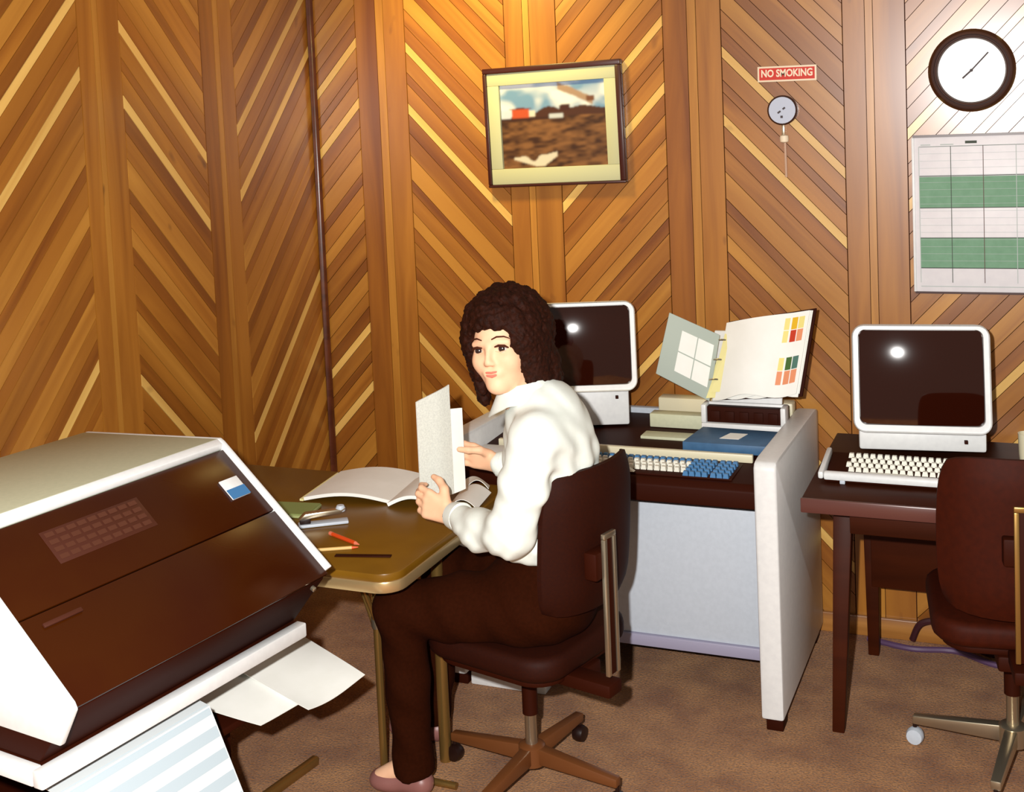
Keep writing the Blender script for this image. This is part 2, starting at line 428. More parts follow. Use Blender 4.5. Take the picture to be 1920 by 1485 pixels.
# sloping smoked cover between the cheeks
sl = np.array([-.316, -.266]); sl = sl/np.linalg.norm(sl); nn = np.array([-.645, .764])
def slope_pt(x, d, h):                                              # d metres down the slope from the top edge, h above it
    p = np.array([-.016, 1.031])+sl*d+nn*(h-.008)
    return (x, p[0], p[1])
def slope_box(x0, x1, d0, d1, h0, h1):
    r = [slope_pt(x0, d0, h0), slope_pt(x1, d0, h0), slope_pt(x1, d1, h0), slope_pt(x0, d1, h0)]
    v = np.array(slope_pt(0, 0, h1))-np.array(slope_pt(0, 0, h0))
    return MB().prism(r, v)
slope_box(L0+.014, -.014, .004, .205, -.004, .004).build('upper_cover', M_smoke, pr, .002)
slope_box(L0+.014, -.014, .208, .408, -.004, .004).build('lower_cover', M_smoke, pr, .002)
lab = slope_box(-.575, -.318, .045, .128, .004, .0055).build('legend_panel', M_label, pr, .0008)
for r_ in range(4):
    for c_ in range(9):
        x0 = -.567+c_*.0272
        slope_box(x0, x0+.021, .051+r_*.019, .062+r_*.019, .0055, .0063).build('legend_key', M_label2, lab)
bd = slope_box(-.098, -.040, .085, .142, .004, .0075).build('badge', M_white, pr, .001)
slope_box(-.098, -.040, .114, .142, .0075, .0085).build('badge_blue_half', M_blue, bd)
slope_box(-.69, -.60, .232, .242, .004, .010).build('cover_latch', M_label, pr, .002)
MB().lathe([(.006, 0), (.006, .008), (.004, .010)], (-.064, -.318, .748), (0, -.6, -.3), 12).build('release_button', M_chrome, pr, smooth=True)
# white tray edge running round the foot of the machine
MB().box((L0-.012, -.25, .600), (-.012, -.222, .634)).build('front_lip', M_white, pr, .004)
MB().box((L0-.012, -.222, .600), (L0+.012, .48, .634)).build('side_lip', M_white, pr, .004)
MB().box((L0+.012, -.222, .598), (-.012, .48, .633)).build('base_plate', M_brown, pr, .002)

st = empty('printer_stand', PA, PR)
tag(st, 'dark stand carrying the printer, with a low shelf and a metal floor bar', 'stand')
MB().box((L0+.02, .02, .03), (L0+.06, .45, .598)).build('side_frame', M_brown, st, .004)
MB().box((-.30, .02, .03), (-.26, .45, .598)).build('side_frame', M_brown, st, .004)
MB().box((L0+.06, .41, .12), (-.30, .45, .598)).build('back_panel', M_brown, st, .003)
MB().box((-.26, -.10, .385), (.245, .05, .403)).build('shelf', M_brown, st, .003)
MB().box((-.30, .0, .0), (-.26, .47, .03)).build('foot', M_brown, st, .004)
MB().box((L0+.02, .0, .0), (L0+.06, .47, .03)).build('foot', M_brown, st, .004)
MB().box((-.26, .02, .03), (-.22, .06, .385)).build('shelf_post', M_brown, st, .003)
MB().box((-.06, .0, .03), (-.03, .03, .385)).build('shelf_post', M_brown, st, .003)
MB().box((-.22, .095, .0), (.40, .117, .026)).build('floor_bar', M_brass, st, .005)

# continuous form hanging from under the printer down to its stack
fp = empty('continuous_form_paper', PA, PR)
tag(fp, 'striped continuous-form paper hanging down below the printer front', 'paper')
def form(u, v):
    y = .02-.24*min(1, v*3.2)-(.26*max(0, v-.3125)) if v < .3125 else -.22-.30*(v-.3125)-.05*sin((v-.3125)*4)
    z = .585-.01*v if v < .08 else .584-(v-.08)*.62
    return (L0+.035+u*.395, y-.0*u, z)
def form2(u, v):
    s = v
    y = -.06-.17*min(1, s*4)-.26*max(0, s-.25)
    z = .592-.03*min(1, s*4)-.53*max(0, s-.25)
    return (L0+.035+u*.395, y, z)
vs, fs = sheet(form2, 2, 24, .002)
MB().add(vs, fs).build('sheet', M_form, fp, smooth=True)
for k in range(9):
    v0 = .24+k*.082
    vs, fs = sheet(lambda u, v: tuple(np.array(form2(.01+u*.98, v0+v*.040))+np.array([0, -.0016, .0009])), 1, 2, .0012)
    MB().add(vs, fs).build('form_bar', M_stripe, fp)
MB().box((L0+.035, -.52, .0), (L0+.43, -.30, .165)).build('folded_stack', M_paper, fp, .004)

# loose printouts lying on the stand's shelf
def loose(name, corners, z, amp, ph, m, label):
    c = [np.array(q, float) for q in corners]
    def fn(u, v):
        p = (c[0]*(1-u)+c[1]*u)*(1-v)+(c[3]*(1-u)+c[2]*u)*v
        return (p[0], p[1], z+amp*sin(3.1*u+ph)*cos(2.3*v+ph)+amp*.8*u*v+.05*(1-v))
    vs, fs = sheet(fn, 14, 12, .0016)
    o = MB((corners[0][0], corners[0][1], z)).add(vs, fs).build(name, m, None, smooth=True, loc=(corners[0][0], corners[0][1], z))
    tag(o, label, 'paper'); return o
def pw(x, y): # printer frame -> world
    return (PA[0]+x*cos(PR)-y*sin(PR), PA[1]+x*sin(PR)+y*cos(PR))
loose('printout_sheet', [pw(.0, .03), pw(.25, .03), pw(.17, -.27), pw(.0, -.23)], .418, .012, .6, M_paper, 'large loose white printout sheet below the right end of the printer')
loose('printout_sheet', [pw(-.17, .03), pw(.06, .02), pw(.06, -.20), pw(-.10, -.17)], .408, .004, 1.6, M_paper, 'smaller printout tucked under the larger loose sheet by the printer')
# ------------------------------------------------------------------ work table
TZ = .68
tb = empty('work_table', (-1.95, 3.0, 0)); O = (-1.95, 3.0, 0)
tag(tb, 'olive brown table with rounded corners and brass legs where the woman sits', 'table')
ring = [(x, y, TZ-.022) for x, y in rrect(-1.955, 2.990, 1.01, .766, .06)]
MB(O).prism(ring, (0, 0, .022)).build('table_top', M_table, tb, .003)
ring = [(x, y, TZ-.050) for x, y in rrect(-1.955, 2.990, 1.016, .772, .062)]
MB(O).prism(ring, (0, 0, .030)).build('edge_band', M_band, tb, .004)
for (x, y, r) in ((-1.652, 2.862, .011), (-1.525, 2.988, .017), (-2.40, 2.80, .011), (-2.40, 3.25, .011)):
    lg = MB(O).tube([(x, y, 0), (x, y, .635)], r, 14).build('leg', M_brass, tb, smooth=True)
MB(O).tube([(-1.652, 2.862, .40), (-1.76, 2.90, .635)], .007, 8).build('leg_brace', M_brass, tb, smooth=True)
MB(O).tube([(-1.652, 2.862, .43), (-1.652, 2.76, .635)], .007, 8).build('leg_brace', M_brass, tb, smooth=True)
MB(O).lathe([(.014, .42), (.016, .43), (.016, .45), (.014, .46)], (-1.652, 2.862, 0), n=14).build('leg_collar', M_chrome, tb, smooth=True)
MB(O).tube([(-1.665, 2.862, .010), (-1.43, 2.858, .010)], .010, 10).build('foot_bar', M_brass, tb, smooth=True)

# open listing on the table
def book_half(x0, x1, y0, y1, hump, z):
    def fn(u, v):
        return (x0+(x1-x0)*u, y0+(y1-y0)*v+.06*u, z+hump*sin(pi*min(1, u*1.0))*.9+.004)
    return fn
bk = empty('open_listing', (-1.85, 3.2, TZ)); OB = (-1.85, 3.2, TZ)
tag(bk, 'open white listing with yellow edge lying flat on the table', 'paper')
for k, (x0, x1, ya, yb, h) in enumerate(((-2.00, -1.73, 3.07, 3.34, .018), (-1.725, -1.59, 3.085, 3.32, .022))):
    vs, fs = sheet(lambda u, v: (x0+(x1-x0)*u-.03*v, ya+(yb-ya)*v+.04*u, TZ+.008+h*sin(pi*u)), 14, 6, .010)
    MB(OB).add(vs, fs).build('page_stack', M_paper, bk, smooth=True)
vs, fs = sheet(lambda u, v: (-2.012+.012*u-.03*v, 3.065+(3.335-3.065)*v, TZ+.006), 1, 2, .006)
MB(OB).add(vs, fs).build('yellow_edge', M_papery, bk)

# curled printout between the hands and the console
for k, (ax, ay, wd, ln, ph, lab_) in enumerate(((-1.495, 3.10, .10, .17, .2, 'curled white printout on the table beside the woman\'s right wrist'),
                                           (-1.53, 3.285, .08, .075, 1.4, 'small curled paper at the table\'s back edge near the console side panel'))):
    vs, fs = sheet(lambda u, v: (ax+wd*(u-.5)-.03*v, ay+ln*v, TZ+.003+.035*sin(pi*u*.9)*(1-.5*v)+.01*v*sin(3*u+ph)), 10, 8, .0016)
    o = MB((ax, ay, TZ)).add(vs, fs).build('curled_printout', M_paper, None, smooth=True, loc=(ax, ay, TZ)); tag(o, lab_, 'paper')

# small things at the near left of the table
o = empty('green_card_folder', (-2.0, 2.97, TZ)); q = (-2.0, 2.97, TZ)
tag(o, 'pale green card folder on the table next to the printer edge', 'folder')
MB(q).prism([(-2.12, 2.90, TZ+.001), (-1.90, 2.93, TZ+.001), (-1.92, 3.04, TZ+.001), (-2.14, 3.01, TZ+.001)], (0, 0, .008)).build('cover', mat('pale_green_card', rgb(150, 158, 104), .6, .2), o, .002)
MB(q).prism([(-2.118, 2.906, TZ+.0092), (-1.905, 2.934, TZ+.0092), (-1.922, 3.036, TZ+.0092), (-2.135, 3.006, TZ+.0092)], (0, 0, .003)).build('inner_sheet', mat('green_sheet', rgb(128, 140, 84), .6, .2), o)
o = empty('desk_stapler', (-1.83, 2.90, TZ), radians(35))
tag(o, 'small silver and white stapler on the table beside the green folder', 'stapler')
MB().box((-.07, -.018, .001), (.07, .018, .010)).build('base', M_greywhite, o, .003)
MB().prism([(-.07, -.014, .022), (.05, -.014, .032), (.065, -.014, .044), (-.05, -.014, .040)], (0, .028, 0)).build('arm', M_chrome, o, .004)
MB().lathe([(.013, .0), (.014, .008), (.010, .016)], (.05, 0, .035), n=14).build('knob', M_greywhite, o, smooth=True)
MB().box((-.065, -.012, .010), (-.035, .012, .026)).build('hinge', M_black, o, .002)
def stick(name, a, b, r, m, tipm, label, cat):
    a = np.array(a); b = np.array(b); d = b-a; ln = np.linalg.norm(d)
    o = empty(name, tuple(a), atan2(d[1], d[0])); tag(o, label, cat)
    MB().tube([(0, 0, r), (ln*.86, 0, r)], r, 8).build('barrel', m, o, smooth=True)
    MB().tube([(ln*.86, 0, r), (ln, 0, r)], [r, .0012], 8).build('tip', tipm, o, smooth=True)
    MB().tube([(-.012, 0, r), (0, 0, r)], r*1.05, 8).build('end_cap', tipm, o, smooth=True)
stick('ballpoint_pen', (-1.755, 2.825, TZ), (-1.642, 2.772, TZ), .0055, M_orange, mat('pink_tip', rgb(220, 120, 90), .5, .3), 'orange-red pen on the near corner of the table', 'pen')
stick('pencil', (-1.745, 2.70, TZ), (-1.636, 2.757, TZ), .0045, mat('cream_pencil_paint', rgb(214, 176, 108), .5, .3), M_orange, 'cream pencil pointing at the orange-red pen', 'pencil')
o = MB((-1.6, 2.71, TZ)).box((-1.67, 2.70, TZ+.0005), (-1.52, 2.716, TZ+.004)).build('ruler', M_brown, None, .001, loc=(-1.6, 2.71, TZ)); o.rotation_euler[2] = radians(14)
tag(o, 'short dark ruler on the table nearest its front corner', 'ruler')

# ------------------------------------------------------------------ swivel chairs
def chair(name, hub, face, base_ang, seat_m, arm_m, label, seat_z=.47, back=(.19, .50, .90), bracket_m=M_chrome, wheel_m=M_black, by=0.0, bt=.80):
    """local +x = the way the sitter faces; hub on the floor"""
    c = empty(name, (hub[0], hub[1], 0), face); tag(c, label, 'chair', 'swivel office chairs')
    # seat
    ring = [(x, y, seat_z-.065) for x, y in rrect(.0, 0, .43, .42, .09)]
    MB().prism(ring, (0, 0, .065)).build('seat', seat_m, c, .022, 3)
    ring = [(x, y, seat_z-.085) for x, y in rrect(.0, 0, .38, .37, .08)]
    MB().prism(ring, (0, 0, .022)).build('seat_pan', M_brown, c, .006)
    MB().box((-.20, -.055, seat_z-.125), (.10, .055, seat_z-.083)).build('tilt_mechanism', M_brown, c, .008)
    MB().lathe([(.012, 0), (.014, .02), (.012, .03)], (-.05, .055, seat_z-.10), (0, 1, 0), 12).build('adjuster_knob', mat('violet_knob', rgb(70, 56, 110), .4, .4), c, smooth=True)
    # column
    MB().lathe([(.021, .20), (.021, seat_z-.12)], (0, 0, 0)).build('column_sleeve', M_brown, c, smooth=True)
    MB().lathe([(.0165, .075), (.0165, .205), (.019, .21), (.019, .225), (.0165, .23), (.0165, .26)], (0, 0, 0)).build('column', M_chrome, c, smooth=True)
    MB().lathe([(.036, .062), (.036, .112), (.028, .118)], (0, 0, 0)).build('hub', arm_m, c, smooth=True)
    for k in range(4):
        a = base_ang+k*pi/2-face
        u = np.array([cos(a), sin(a), 0]); n_ = np.array([-sin(a), cos(a), 0]); r1 = .262
        top = [u*.03+n_*.017, u*r1+n_*.013, u*r1-n_*.013, u*.03-n_*.017]
        vs = [p+np.array([0, 0, zt]) for p, zt in zip(top, (.112, .086, .086, .112))]+[p+np.array([0, 0, zt]) for p, zt in zip(top, (.068, .062, .062, .068))]
        lg = MB().add(vs, [(0, 1, 2, 3), (7, 6, 5, 4), (0, 4, 5, 1), (1, 5, 6, 2), (2, 6, 7, 3), (3, 7, 4, 0)]).build('base_arm', arm_m, c, .004)
        p = u*.258
        cs = MB().tube([(p[0], p[1], .064), (p[0], p[1], .05)], .006, 8).build('caster', M_black, c)
        MB().lathe([(.008, -.017), (.021, -.015), (.024, -.005), (.024, .005), (.021, .015), (.008, .017)], (p[0], p[1], .0245), (n_[0], n_[1], 0), 16).build('wheel', wheel_m, cs, smooth=True)
    # backrest: padded shell curved round the sitter, open bracket behind
    hw, z0, z1 = back
    def fn(u, v):
        y = (u-.5)*2*hw
        z = z0+(z1-z0)*v
        corner = 1-.0*v
        return (-.245-.025*v+.058*(y/hw)**2, y*(1-.06*v**3-.04*(1-v)**3), z)
    n1, n2 = 12, 12
    P = []
    for j in range(n2+1):
        for i in range(n1+1):
            x, y, z = fn(i/n1, j/n2); P.append((x, y, z))
    def rnd(i, j):
        u, v = i/n1*2-1, j/n2*2-1
        f = max(0, (abs(u)**6+abs(v)**6)); return min(1, f)
    vs = []; th = .052
    for sgn in (1, -1):
        for j in range(n2+1):
            for i in range(n1+1):
                x, y, z = P[j*(n1+1)+i]; r_ = rnd(i, j)
                u, v = i/n1*2-1, j/n2*2-1
                zc = (z0+z1)/2
                sh = 1-.055*(abs(u)**4*abs(v)**4)*1.8
                vs.append((x+sgn*th/2*(1-.75*r_), y*sh, zc+(z-zc)*sh))
    m_ = n1+1; kk = (n1+1)*(n2+1); fs = []
    for j in range(n2):
        for i in range(n1):
            a, b, c_, d = j*m_+i, j*m_+i+1, (j+1)*m_+i+1, (j+1)*m_+i
            fs += [(a, b, c_, d), (kk+d, kk+c_, kk+b, kk+a)]
    for i in range(n1):
        fs += [(i+1, i, kk+i, kk+i+1), (n2*m_+i, n2*m_+i+1, kk+n2*m_+i+1, kk+n2*m_+i)]
    for j in range(n2):
        fs += [(j*m_, (j+1)*m_, kk+(j+1)*m_, kk+j*m_), ((j+1)*m_+n1, j*m_+n1, kk+j*m_+n1, kk+(j+1)*m_+n1)]
    MB().add(vs, fs).build('backrest', seat_m, c, smooth=True)
    br = empty_part = MB()
    xb = -.312
    br.prism([(xb, by-.026, seat_z-.045), (xb, by-.014, seat_z-.045), (xb, by-.014, bt), (xb, by-.026, bt)], (-.012, 0, 0))
    br.prism([(xb, by+.014, seat_z-.045), (xb, by+.026, seat_z-.045), (xb, by+.026, bt), (xb, by+.014, bt)], (-.012, 0, 0))
    br.box((xb-.012, by-.026, bt), (xb, by+.026, bt+.014))
    br.build('back_bracket', bracket_m, c, .002)
    MB().box((xb-.008, by-.014, seat_z-.045), (xb+.004, by+.014, bt)).build('bracket_spine', M_brown, c, .002)
    MB().box((xb-.012, by-.03, seat_z-.10), (-.15, by+.03, seat_z-.066)).build('back_arm', M_brown, c, .006)
    MB().box((xb, by-.05, .66), (-.275, by+.05, .73)).build('back_mount', M_brown, c, .006)
    return c
CH = (-1.244, 2.949)
chair('swivel_chair', CH, radians(165.5), atan2(.046, -.261), M_vinyl, M_base_arm, 'dark brown swivel chair with steel back bracket that the woman sits on', seat_z=.46, back=(.20, .555, .925), by=.07, bt=.76)
chair('swivel_chair', (-.045, 3.44), radians(97), atan2(.037, -.247), M_vinyl2, M_chrome, 'red-brown swivel chair in front of the right-hand terminal desk', seat_z=.47, back=(.20, .50, .915), bracket_m=M_brass, wheel_m=M_greywhite)

# ------------------------------------------------------------------ operator console
CO = (-1.175, 3.77, 0)
co = empty('operator_console', CO); tag(co, 'white operator console desk with dark keyboard deck and white front panel', 'console')
sp_ = [(3.40, .045), (4.15, .03), (4.15, .775), (4.10, .785), (3.45, .803), (3.40, .800), (3.385, .785)]
for x0, x1 in ((-.715, -.65), (-1.715, -1.65)):
    s_ = MB(CO).prism([(x0, y, z) for y, z in sp_], (x1-x0, 0, 0)).build('side_panel', M_white, co, .008)
    MB(CO).box((x0+.008, 3.43, 0), (x1-.008, 3.50, .045)).build('foot', M_brown, s_, .003)
    MB(CO).box((x0+.008, 4.05, 0), (x1-.008, 4.12, .035)).build('foot', M_brown, s_, .003)
MB(CO).box((-1.65, 3.60, .165), (-.715, 3.63, .588)).build('front_panel', M_greywhite, co, .004)
MB(CO).box((-1.65, 3.595, .598), (-.715, 3.63, .622)).build('top_rail', M_greywhite, co, .003)
MB(CO).box((-1.65, 3.608, .588), (-.715, 3.628, .598)).build('shadow_gap', M_brown, co)
MB(CO).box((-1.65, 3.59, .128), (-.715, 3.63, .165)).build('kick_strip', mat('grey_violet_strip', rgb(150, 146, 168), .45, .4), co, .004)
MB(CO).box((-1.65, 4.10, .12), (-.715, 4.13, .76)).build('back_panel', M_greywhite, co, .003)
MB(CO).box((-1.650, 3.435, .0), (-1.395, 3.49, .042)).build('foot_rail', M_white, co, .005)
MB(CO).prism([(-1.65, 3.41, .655), (-1.65, 3.41, .705), (-1.65, 3.43, .722), (-1.65, 4.10, .742), (-1.65, 4.10, .70), (-1.65, 3.63, .622), (-1.65, 3.60, .622)], (.935, 0, 0)).build('keyboard_deck', M_brown, co, .004)
MB(CO).box((-1.60, 3.622, .727), (-.765, 3.640, .752)).build('key_rail', M_cream, co, .003)
MB(CO).box((-1.175, 3.93, .738), (-.995, 3.985, .785)).build('rear_ledge', M_topgrey, co, .004)
MB(CO).box((-1.175, 4.04, .736), (-.715, 4.10, .815)).build('rear_rail', M_cream, co, .006)
MB(CO).box((-1.17, 3.80, .730), (-1.0, 3.87, .742)).build('paper_guide', M_topgrey, co, .003)
MB(CO).box((-1.64, 3.50, .732), (-1.47, 3.60, .738)).build('write_plate', M_white, co, .002)
def key_mesh(name, sx, sy, h):
    vs = [(-sx/2,-sy/2,0),(sx/2,-sy/2,0),(sx/2,sy/2,0),(-sx/2,sy/2,0),(-sx*.36,-sy*.36,h),(sx*.36,-sy*.36,h),(sx*.36,sy*.36,h),(-sx*.36,sy*.36,h)]
    return MB().add(vs, [(3,2,1,0),(4,5,6,7),(0,1,5,4),(1,2,6,5),(2,3,7,6),(3,0,4,7)]).mesh(name)
kw = key_mesh('key', .0168, .0168, .013); kw.materials.append(M_key)
kb = key_mesh('key', .0168, .0168, .013); kb.materials.append(M_blue)
ks = key_mesh('space_bar', .15, .0168, .012); ks.materials.append(M_key)
def keyrow(parent, me, x0, y, z, n, org, pitch=.019, name='key'):
    for i in range(n):
        link(name, me, None, parent, (x0+i*pitch-org[0], y-org[1], z-org[2]))
kbd = MB(CO).box((-1.42, 3.445, .7235), (-.79, 3.612, .7285)).build('key_bed', M_brown, co, .001)
for r_ in range(5):
    y = 3.455+.0345*0+r_*.0315; z = .7287
    if r_ == 0:
        link('space_bar', ks, None, kbd, (-1.16-CO[0], y-CO[1], z-CO[2]))
    else:
        keyrow(kbd, kb if r_ == 4 else kw, -1.36+(r_ % 2)*.008, y, z, 21 if r_ < 4 else 21, CO, .0205)
    keyrow(kbd, kb, -.928, y, z, 4, CO, .0190); keyrow(kbd, kb, -.846, y, z, 3, CO, .0190)

# dark slot unit that holds the binder up
ho = empty('document_holder', (-.845, 3.93, .745)); HO = (-.845, 3.93, .745)
tag(ho, 'white document holder with dark slot under the open binder', 'document holder')
hp = MB(HO)
hp.box((-.985, 3.88, .746), (-.710, 3.945, .776)); hp.box((-.985, 3.88, .776), (-.968, 3.945, .836)); hp.box((-.727, 3.88, .776), (-.710, 3.945, .836)); hp.box((-.985, 3.93, .776), (-.710, 3.945, .836))
hp.build('frame', M_white, ho, .004)
MB(HO).box((-.968, 3.895, .7765), (-.727, 3.929, .828)).build('slot', M_brown, ho, .002)
for i in range(5):
    MB(HO).box((-.955+i*.047, 3.889, .782), (-.925+i*.047, 3.895, .815)).build('slot_divider', M_brown, ho, .001)
MB(HO).prism([(-.96, 3.935, .836), (-.73, 3.935, .836), (-.73, 4.0, 1.06), (-.96, 4.0, 1.06)], (0, .014, 0)).build('back_rest', M_white, ho, .003)

bn = empty('open_binder', (-.86, 3.94, .84)); BO = (-.86, 3.94, .84)
tag(bn, 'open ring binder with coloured tables propped on the console holder', 'binder')
def quad_slab(pts, th): # pts CCW seen from the camera
    a = [np.array(p, float) for p in pts]; n_ = np.cross(a[1]-a[0], a[3]-a[0]); n_ /= np.linalg.norm(n_)
    return MB(BO).prism(pts, -n_*th)
# left leaf: grey cover with a taped sheet
Lp = [(-1.130, 3.87, .935), (-.965, 3.92, .838), (-.930, 3.95, 1.055), (-1.085, 3.90, 1.135)]
lc = quad_slab(Lp, .006).build('left_cover', mat('grey_green_card', rgb(168, 178, 168), .6, .25), bn, .002)
def inq(Q, u, v, off):
    a = [np.array(p, float) for p in Q]; p = (a[0]*(1-u)+a[1]*u)*(1-v)+(a[3]*(1-u)+a[2]*u)*v
    n_ = np.cross(a[1]-a[0], a[3]-a[0]); n_ /= np.linalg.norm(n_); return p+n_*off
def on(Q, u0, u1, v0, v1, h, name, m, par, base=.0003):
    pts = [inq(Q, u0, v0, base), inq(Q, u1, v0, base), inq(Q, u1, v1, base), inq(Q, u0, v1, base)]
    n_ = inq(Q, .5, .5, 1)-inq(Q, .5, .5, 0)
    return MB(BO).prism(pts, n_*h).build(name, m, par)
for u0, u1 in ((.30, .60), (.62, .92)):
    for v0, v1 in ((.18, .48), (.50, .82)):
        on(Lp, u0, u1, v0, v1, .0008, 'taped_sheet', M_paper, lc)
Rp = [(-.945, 3.925, .842), (-.655, 3.875, .880), (-.612, 3.93, 1.155), (-.905, 3.985, 1.095)]
quad_slab(Rp, .008).build('right_cover', M_brown, bn, .002)
def page(k):
    def fn(u, v):
        p = inq(Rp, .0+u*(.975-.01*k), .02+.955*v, .006+.006*k)
        bulge = .030*sin(pi*min(1, u*1.25))*(1-.3*v)
        n_ = inq(Rp, .5, .5, 1)-inq(Rp, .5, .5, 0)
        return tuple(p+n_*bulge*(.6+.2*k)+np.array([0, 0, .008*sin(9*u+k*2)*(1-v)]))
    return fn
pg = None
for k in range(3):
    vs, fs = sheet(page(k), 16, 8, .0016); pg = MB(BO).add(vs, fs).build('page', M_paper, bn, smooth=True)
def chip(u0, u1, v0, v1, m):
    f = page(2); n_ = inq(Rp, .5, .5, 1)-inq(Rp, .5, .5, 0)
    vs, fs = sheet(lambda u, v: tuple(np.array(f(u0+(u1-u0)*u, v0+(v1-v0)*v))+n_*.0016), 2, 2, .0010)
    MB(BO).add(vs, fs).build('colour_bar', m, pg)
cY = mat('yellow_print', rgb(222, 176, 40), .6, .2); cYl = mat('pale_yellow_print', rgb(228, 214, 130), .6, .2)
cR = mat('red_print_bar', rgb(192, 60, 36), .6, .2); cS = mat('salmon_print', rgb(222, 144, 104), .6, .2)
cG = mat('green_print', rgb(70, 104, 52), .6, .2); cB = mat('teal_print', rgb(78, 116, 104), .6, .2)
for (v0, v1, row) in ((.80, .94, (cYl, cY, cYl)), (.65, .79, (cYl, cR, cS)), (.32, .47, (cYl, cG, cB)), (.15, .31, (cS, cS, cS))):
    for i, m_ in enumerate(row):
        chip(.735+i*.078, .735+i*.078+(.055 if i == 0 else .066), v0, v1, m_)
# rings and yellow index slips in the gutter
for v_ in (.25, .5, .75):
    c0 = inq(Rp, -.02, v_, .012); MB(BO).tube([c0+np.array([.022*cos(a), -.012*abs(sin(a)), .022*sin(a)*.3]) for a in np.linspace(0, pi, 8)], .003, 6).build('ring', M_chrome, bn, smooth=True)
for k, (u0, v0, v1) in enumerate(((-.10, .03, .50), (-.05, .10, .80))):
    pts = [inq(Rp, u0, v0, .014+.006*k), inq(Rp, u0+.13, v0, .018+.006*k), inq(Rp, u0+.15, v1, .018+.006*k), inq(Rp, u0+.05, v1+.04, .012+.006*k)]
    MB(BO).prism(pts, (0, -.0015, 0)).build('index_slip', M_papery, bn)

o = empty('blue_folder', (-.80, 3.66, .755)); q = (-.80, 3.66, .755)
tag(o, 'blue folder with a white label lying on the console deck', 'folder')
MB(q).prism([(-.99, 3.655, .7425), (-.722, 3.655, .7425), (-.722, 3.83, .7445), (-.97, 3.84, .7445)], (0, 0, .030)).build('cover', M_bluef, o, .003)
MB(q).prism([(-.885, 3.71, .7740), (-.825, 3.71, .7740), (-.81, 3.775, .7750), (-.865, 3.775, .7750)], (0, 0, .0010)).build('label_sticker', M_paper, o)
# ------------------------------------------------------------------ screens
def crt(name, cx, yf, z0, w, h, depth, label, tilt=0.0, foot_h=.07, foot_w=.8, yaw=0.0):
    """housing whose face looks to -Y; origin at the middle of its foot"""
    t = empty(name, (cx, yf+depth*.5, z0), yaw); tag(t, label, 'monitor')
    zb = foot_h
    def ringat(y, sw, sh, dz, r):
        return [(x, y, zz) for x, zz in rrect(0, zb+h/2+dz, w*sw, h*sh, r, 6)]
    yb = -depth*.5
    rings = [ringat(yb+.012, .975, .965, 0, .030), ringat(yb, .99, .985, 0, .036), ringat(yb+.010, 1.0, 1.0, 0, .038), ringat(yb+.09, 1.0, 1.0, -.002, .038),
             ringat(yb+.13, .96, .95, -.006, .04), ringat(yb+depth*.85, .62, .60, -.03, .04), ringat(yb+depth, .56, .52, -.035, .04)]
    n = len(rings[0]); vs = [p for r in rings for p in r]; fs = [tuple(range((len(rings)-1)*n, len(rings)*n))]
    for i in range(len(rings)-1):
        fs += [(i*n+k, i*n+(k+1) % n, (i+1)*n+(k+1) % n, (i+1)*n+k) for k in range(n)]
    # front opening rim
    rin = [(x, yb+.012, zz) for x, zz in rrect(0, zb+h/2+.004, w*.905, h*.880, .022, 6)]
    rin2 = [(x, yb+.030, zz) for x, zz in rrect(0, zb+h/2+.004, w*.895, h*.870, .022, 6)]
    b = len(vs); vs += rin+rin2
    fs += [(k, b+k, b+(k+1) % n, (k+1) % n) for k in range(n)]
    fs += [(b+k, b+n+k, b+n+(k+1) % n, b+(k+1) % n) for k in range(n)]
    fs += [tuple(range(b+n, b+2*n))]
    hz = np.array([0, yb+depth*.45, zb]); ct, st_ = cos(tilt), sin(tilt)
    def lean(P): return [tuple(hz+np.array([p[0], (p[1]-hz[1])*ct+(p[2]-hz[2])*st_, -(p[1]-hz[1])*st_+(p[2]-hz[2])*ct])) for p in P]
    MB().add(lean(vs), fs).build('housing', M_white, t, smooth=True)
    # bulging glass
    nu, nv = 18, 14; gw, gh = w*.892, h*.866
    def g(u, v):
        a, c = u*2-1, v*2-1
        return (a*gw/2, yb+.026-.020*(1-.55*a*a-.45*c*c), zb+h/2+.004+c*gh/2)
    vs, fs = sheet(g, nu, nv, .004)
    MB().add(lean(vs), fs).build('screen', M_screen, t, smooth=True)
    MB().box((-w*foot_w/2, yb+.03, 0), (w*foot_w/2, yb+depth*.8, zb+.02)).build('foot', M_white, t, .008)
    MB().box((w*.30, yb+.018, zb-.012), (w*.30+.010, yb+.032, zb-.002)).build('power_lamp', M_brown, t, .001)
    return t
crt('display_terminal', -1.435, 3.83, .7435, .385, .305, .30, 'white display terminal with dark screen behind the woman\'s head', foot_h=.105, foot_w=.84, yaw=radians(20), tilt=radians(7))
crt('display_terminal', -.304, 3.76, .7505, .395, .325, .30, 'white display terminal with dark screen on the right-hand desk', foot_h=.040, foot_w=.92, yaw=radians(7), tilt=radians(8))

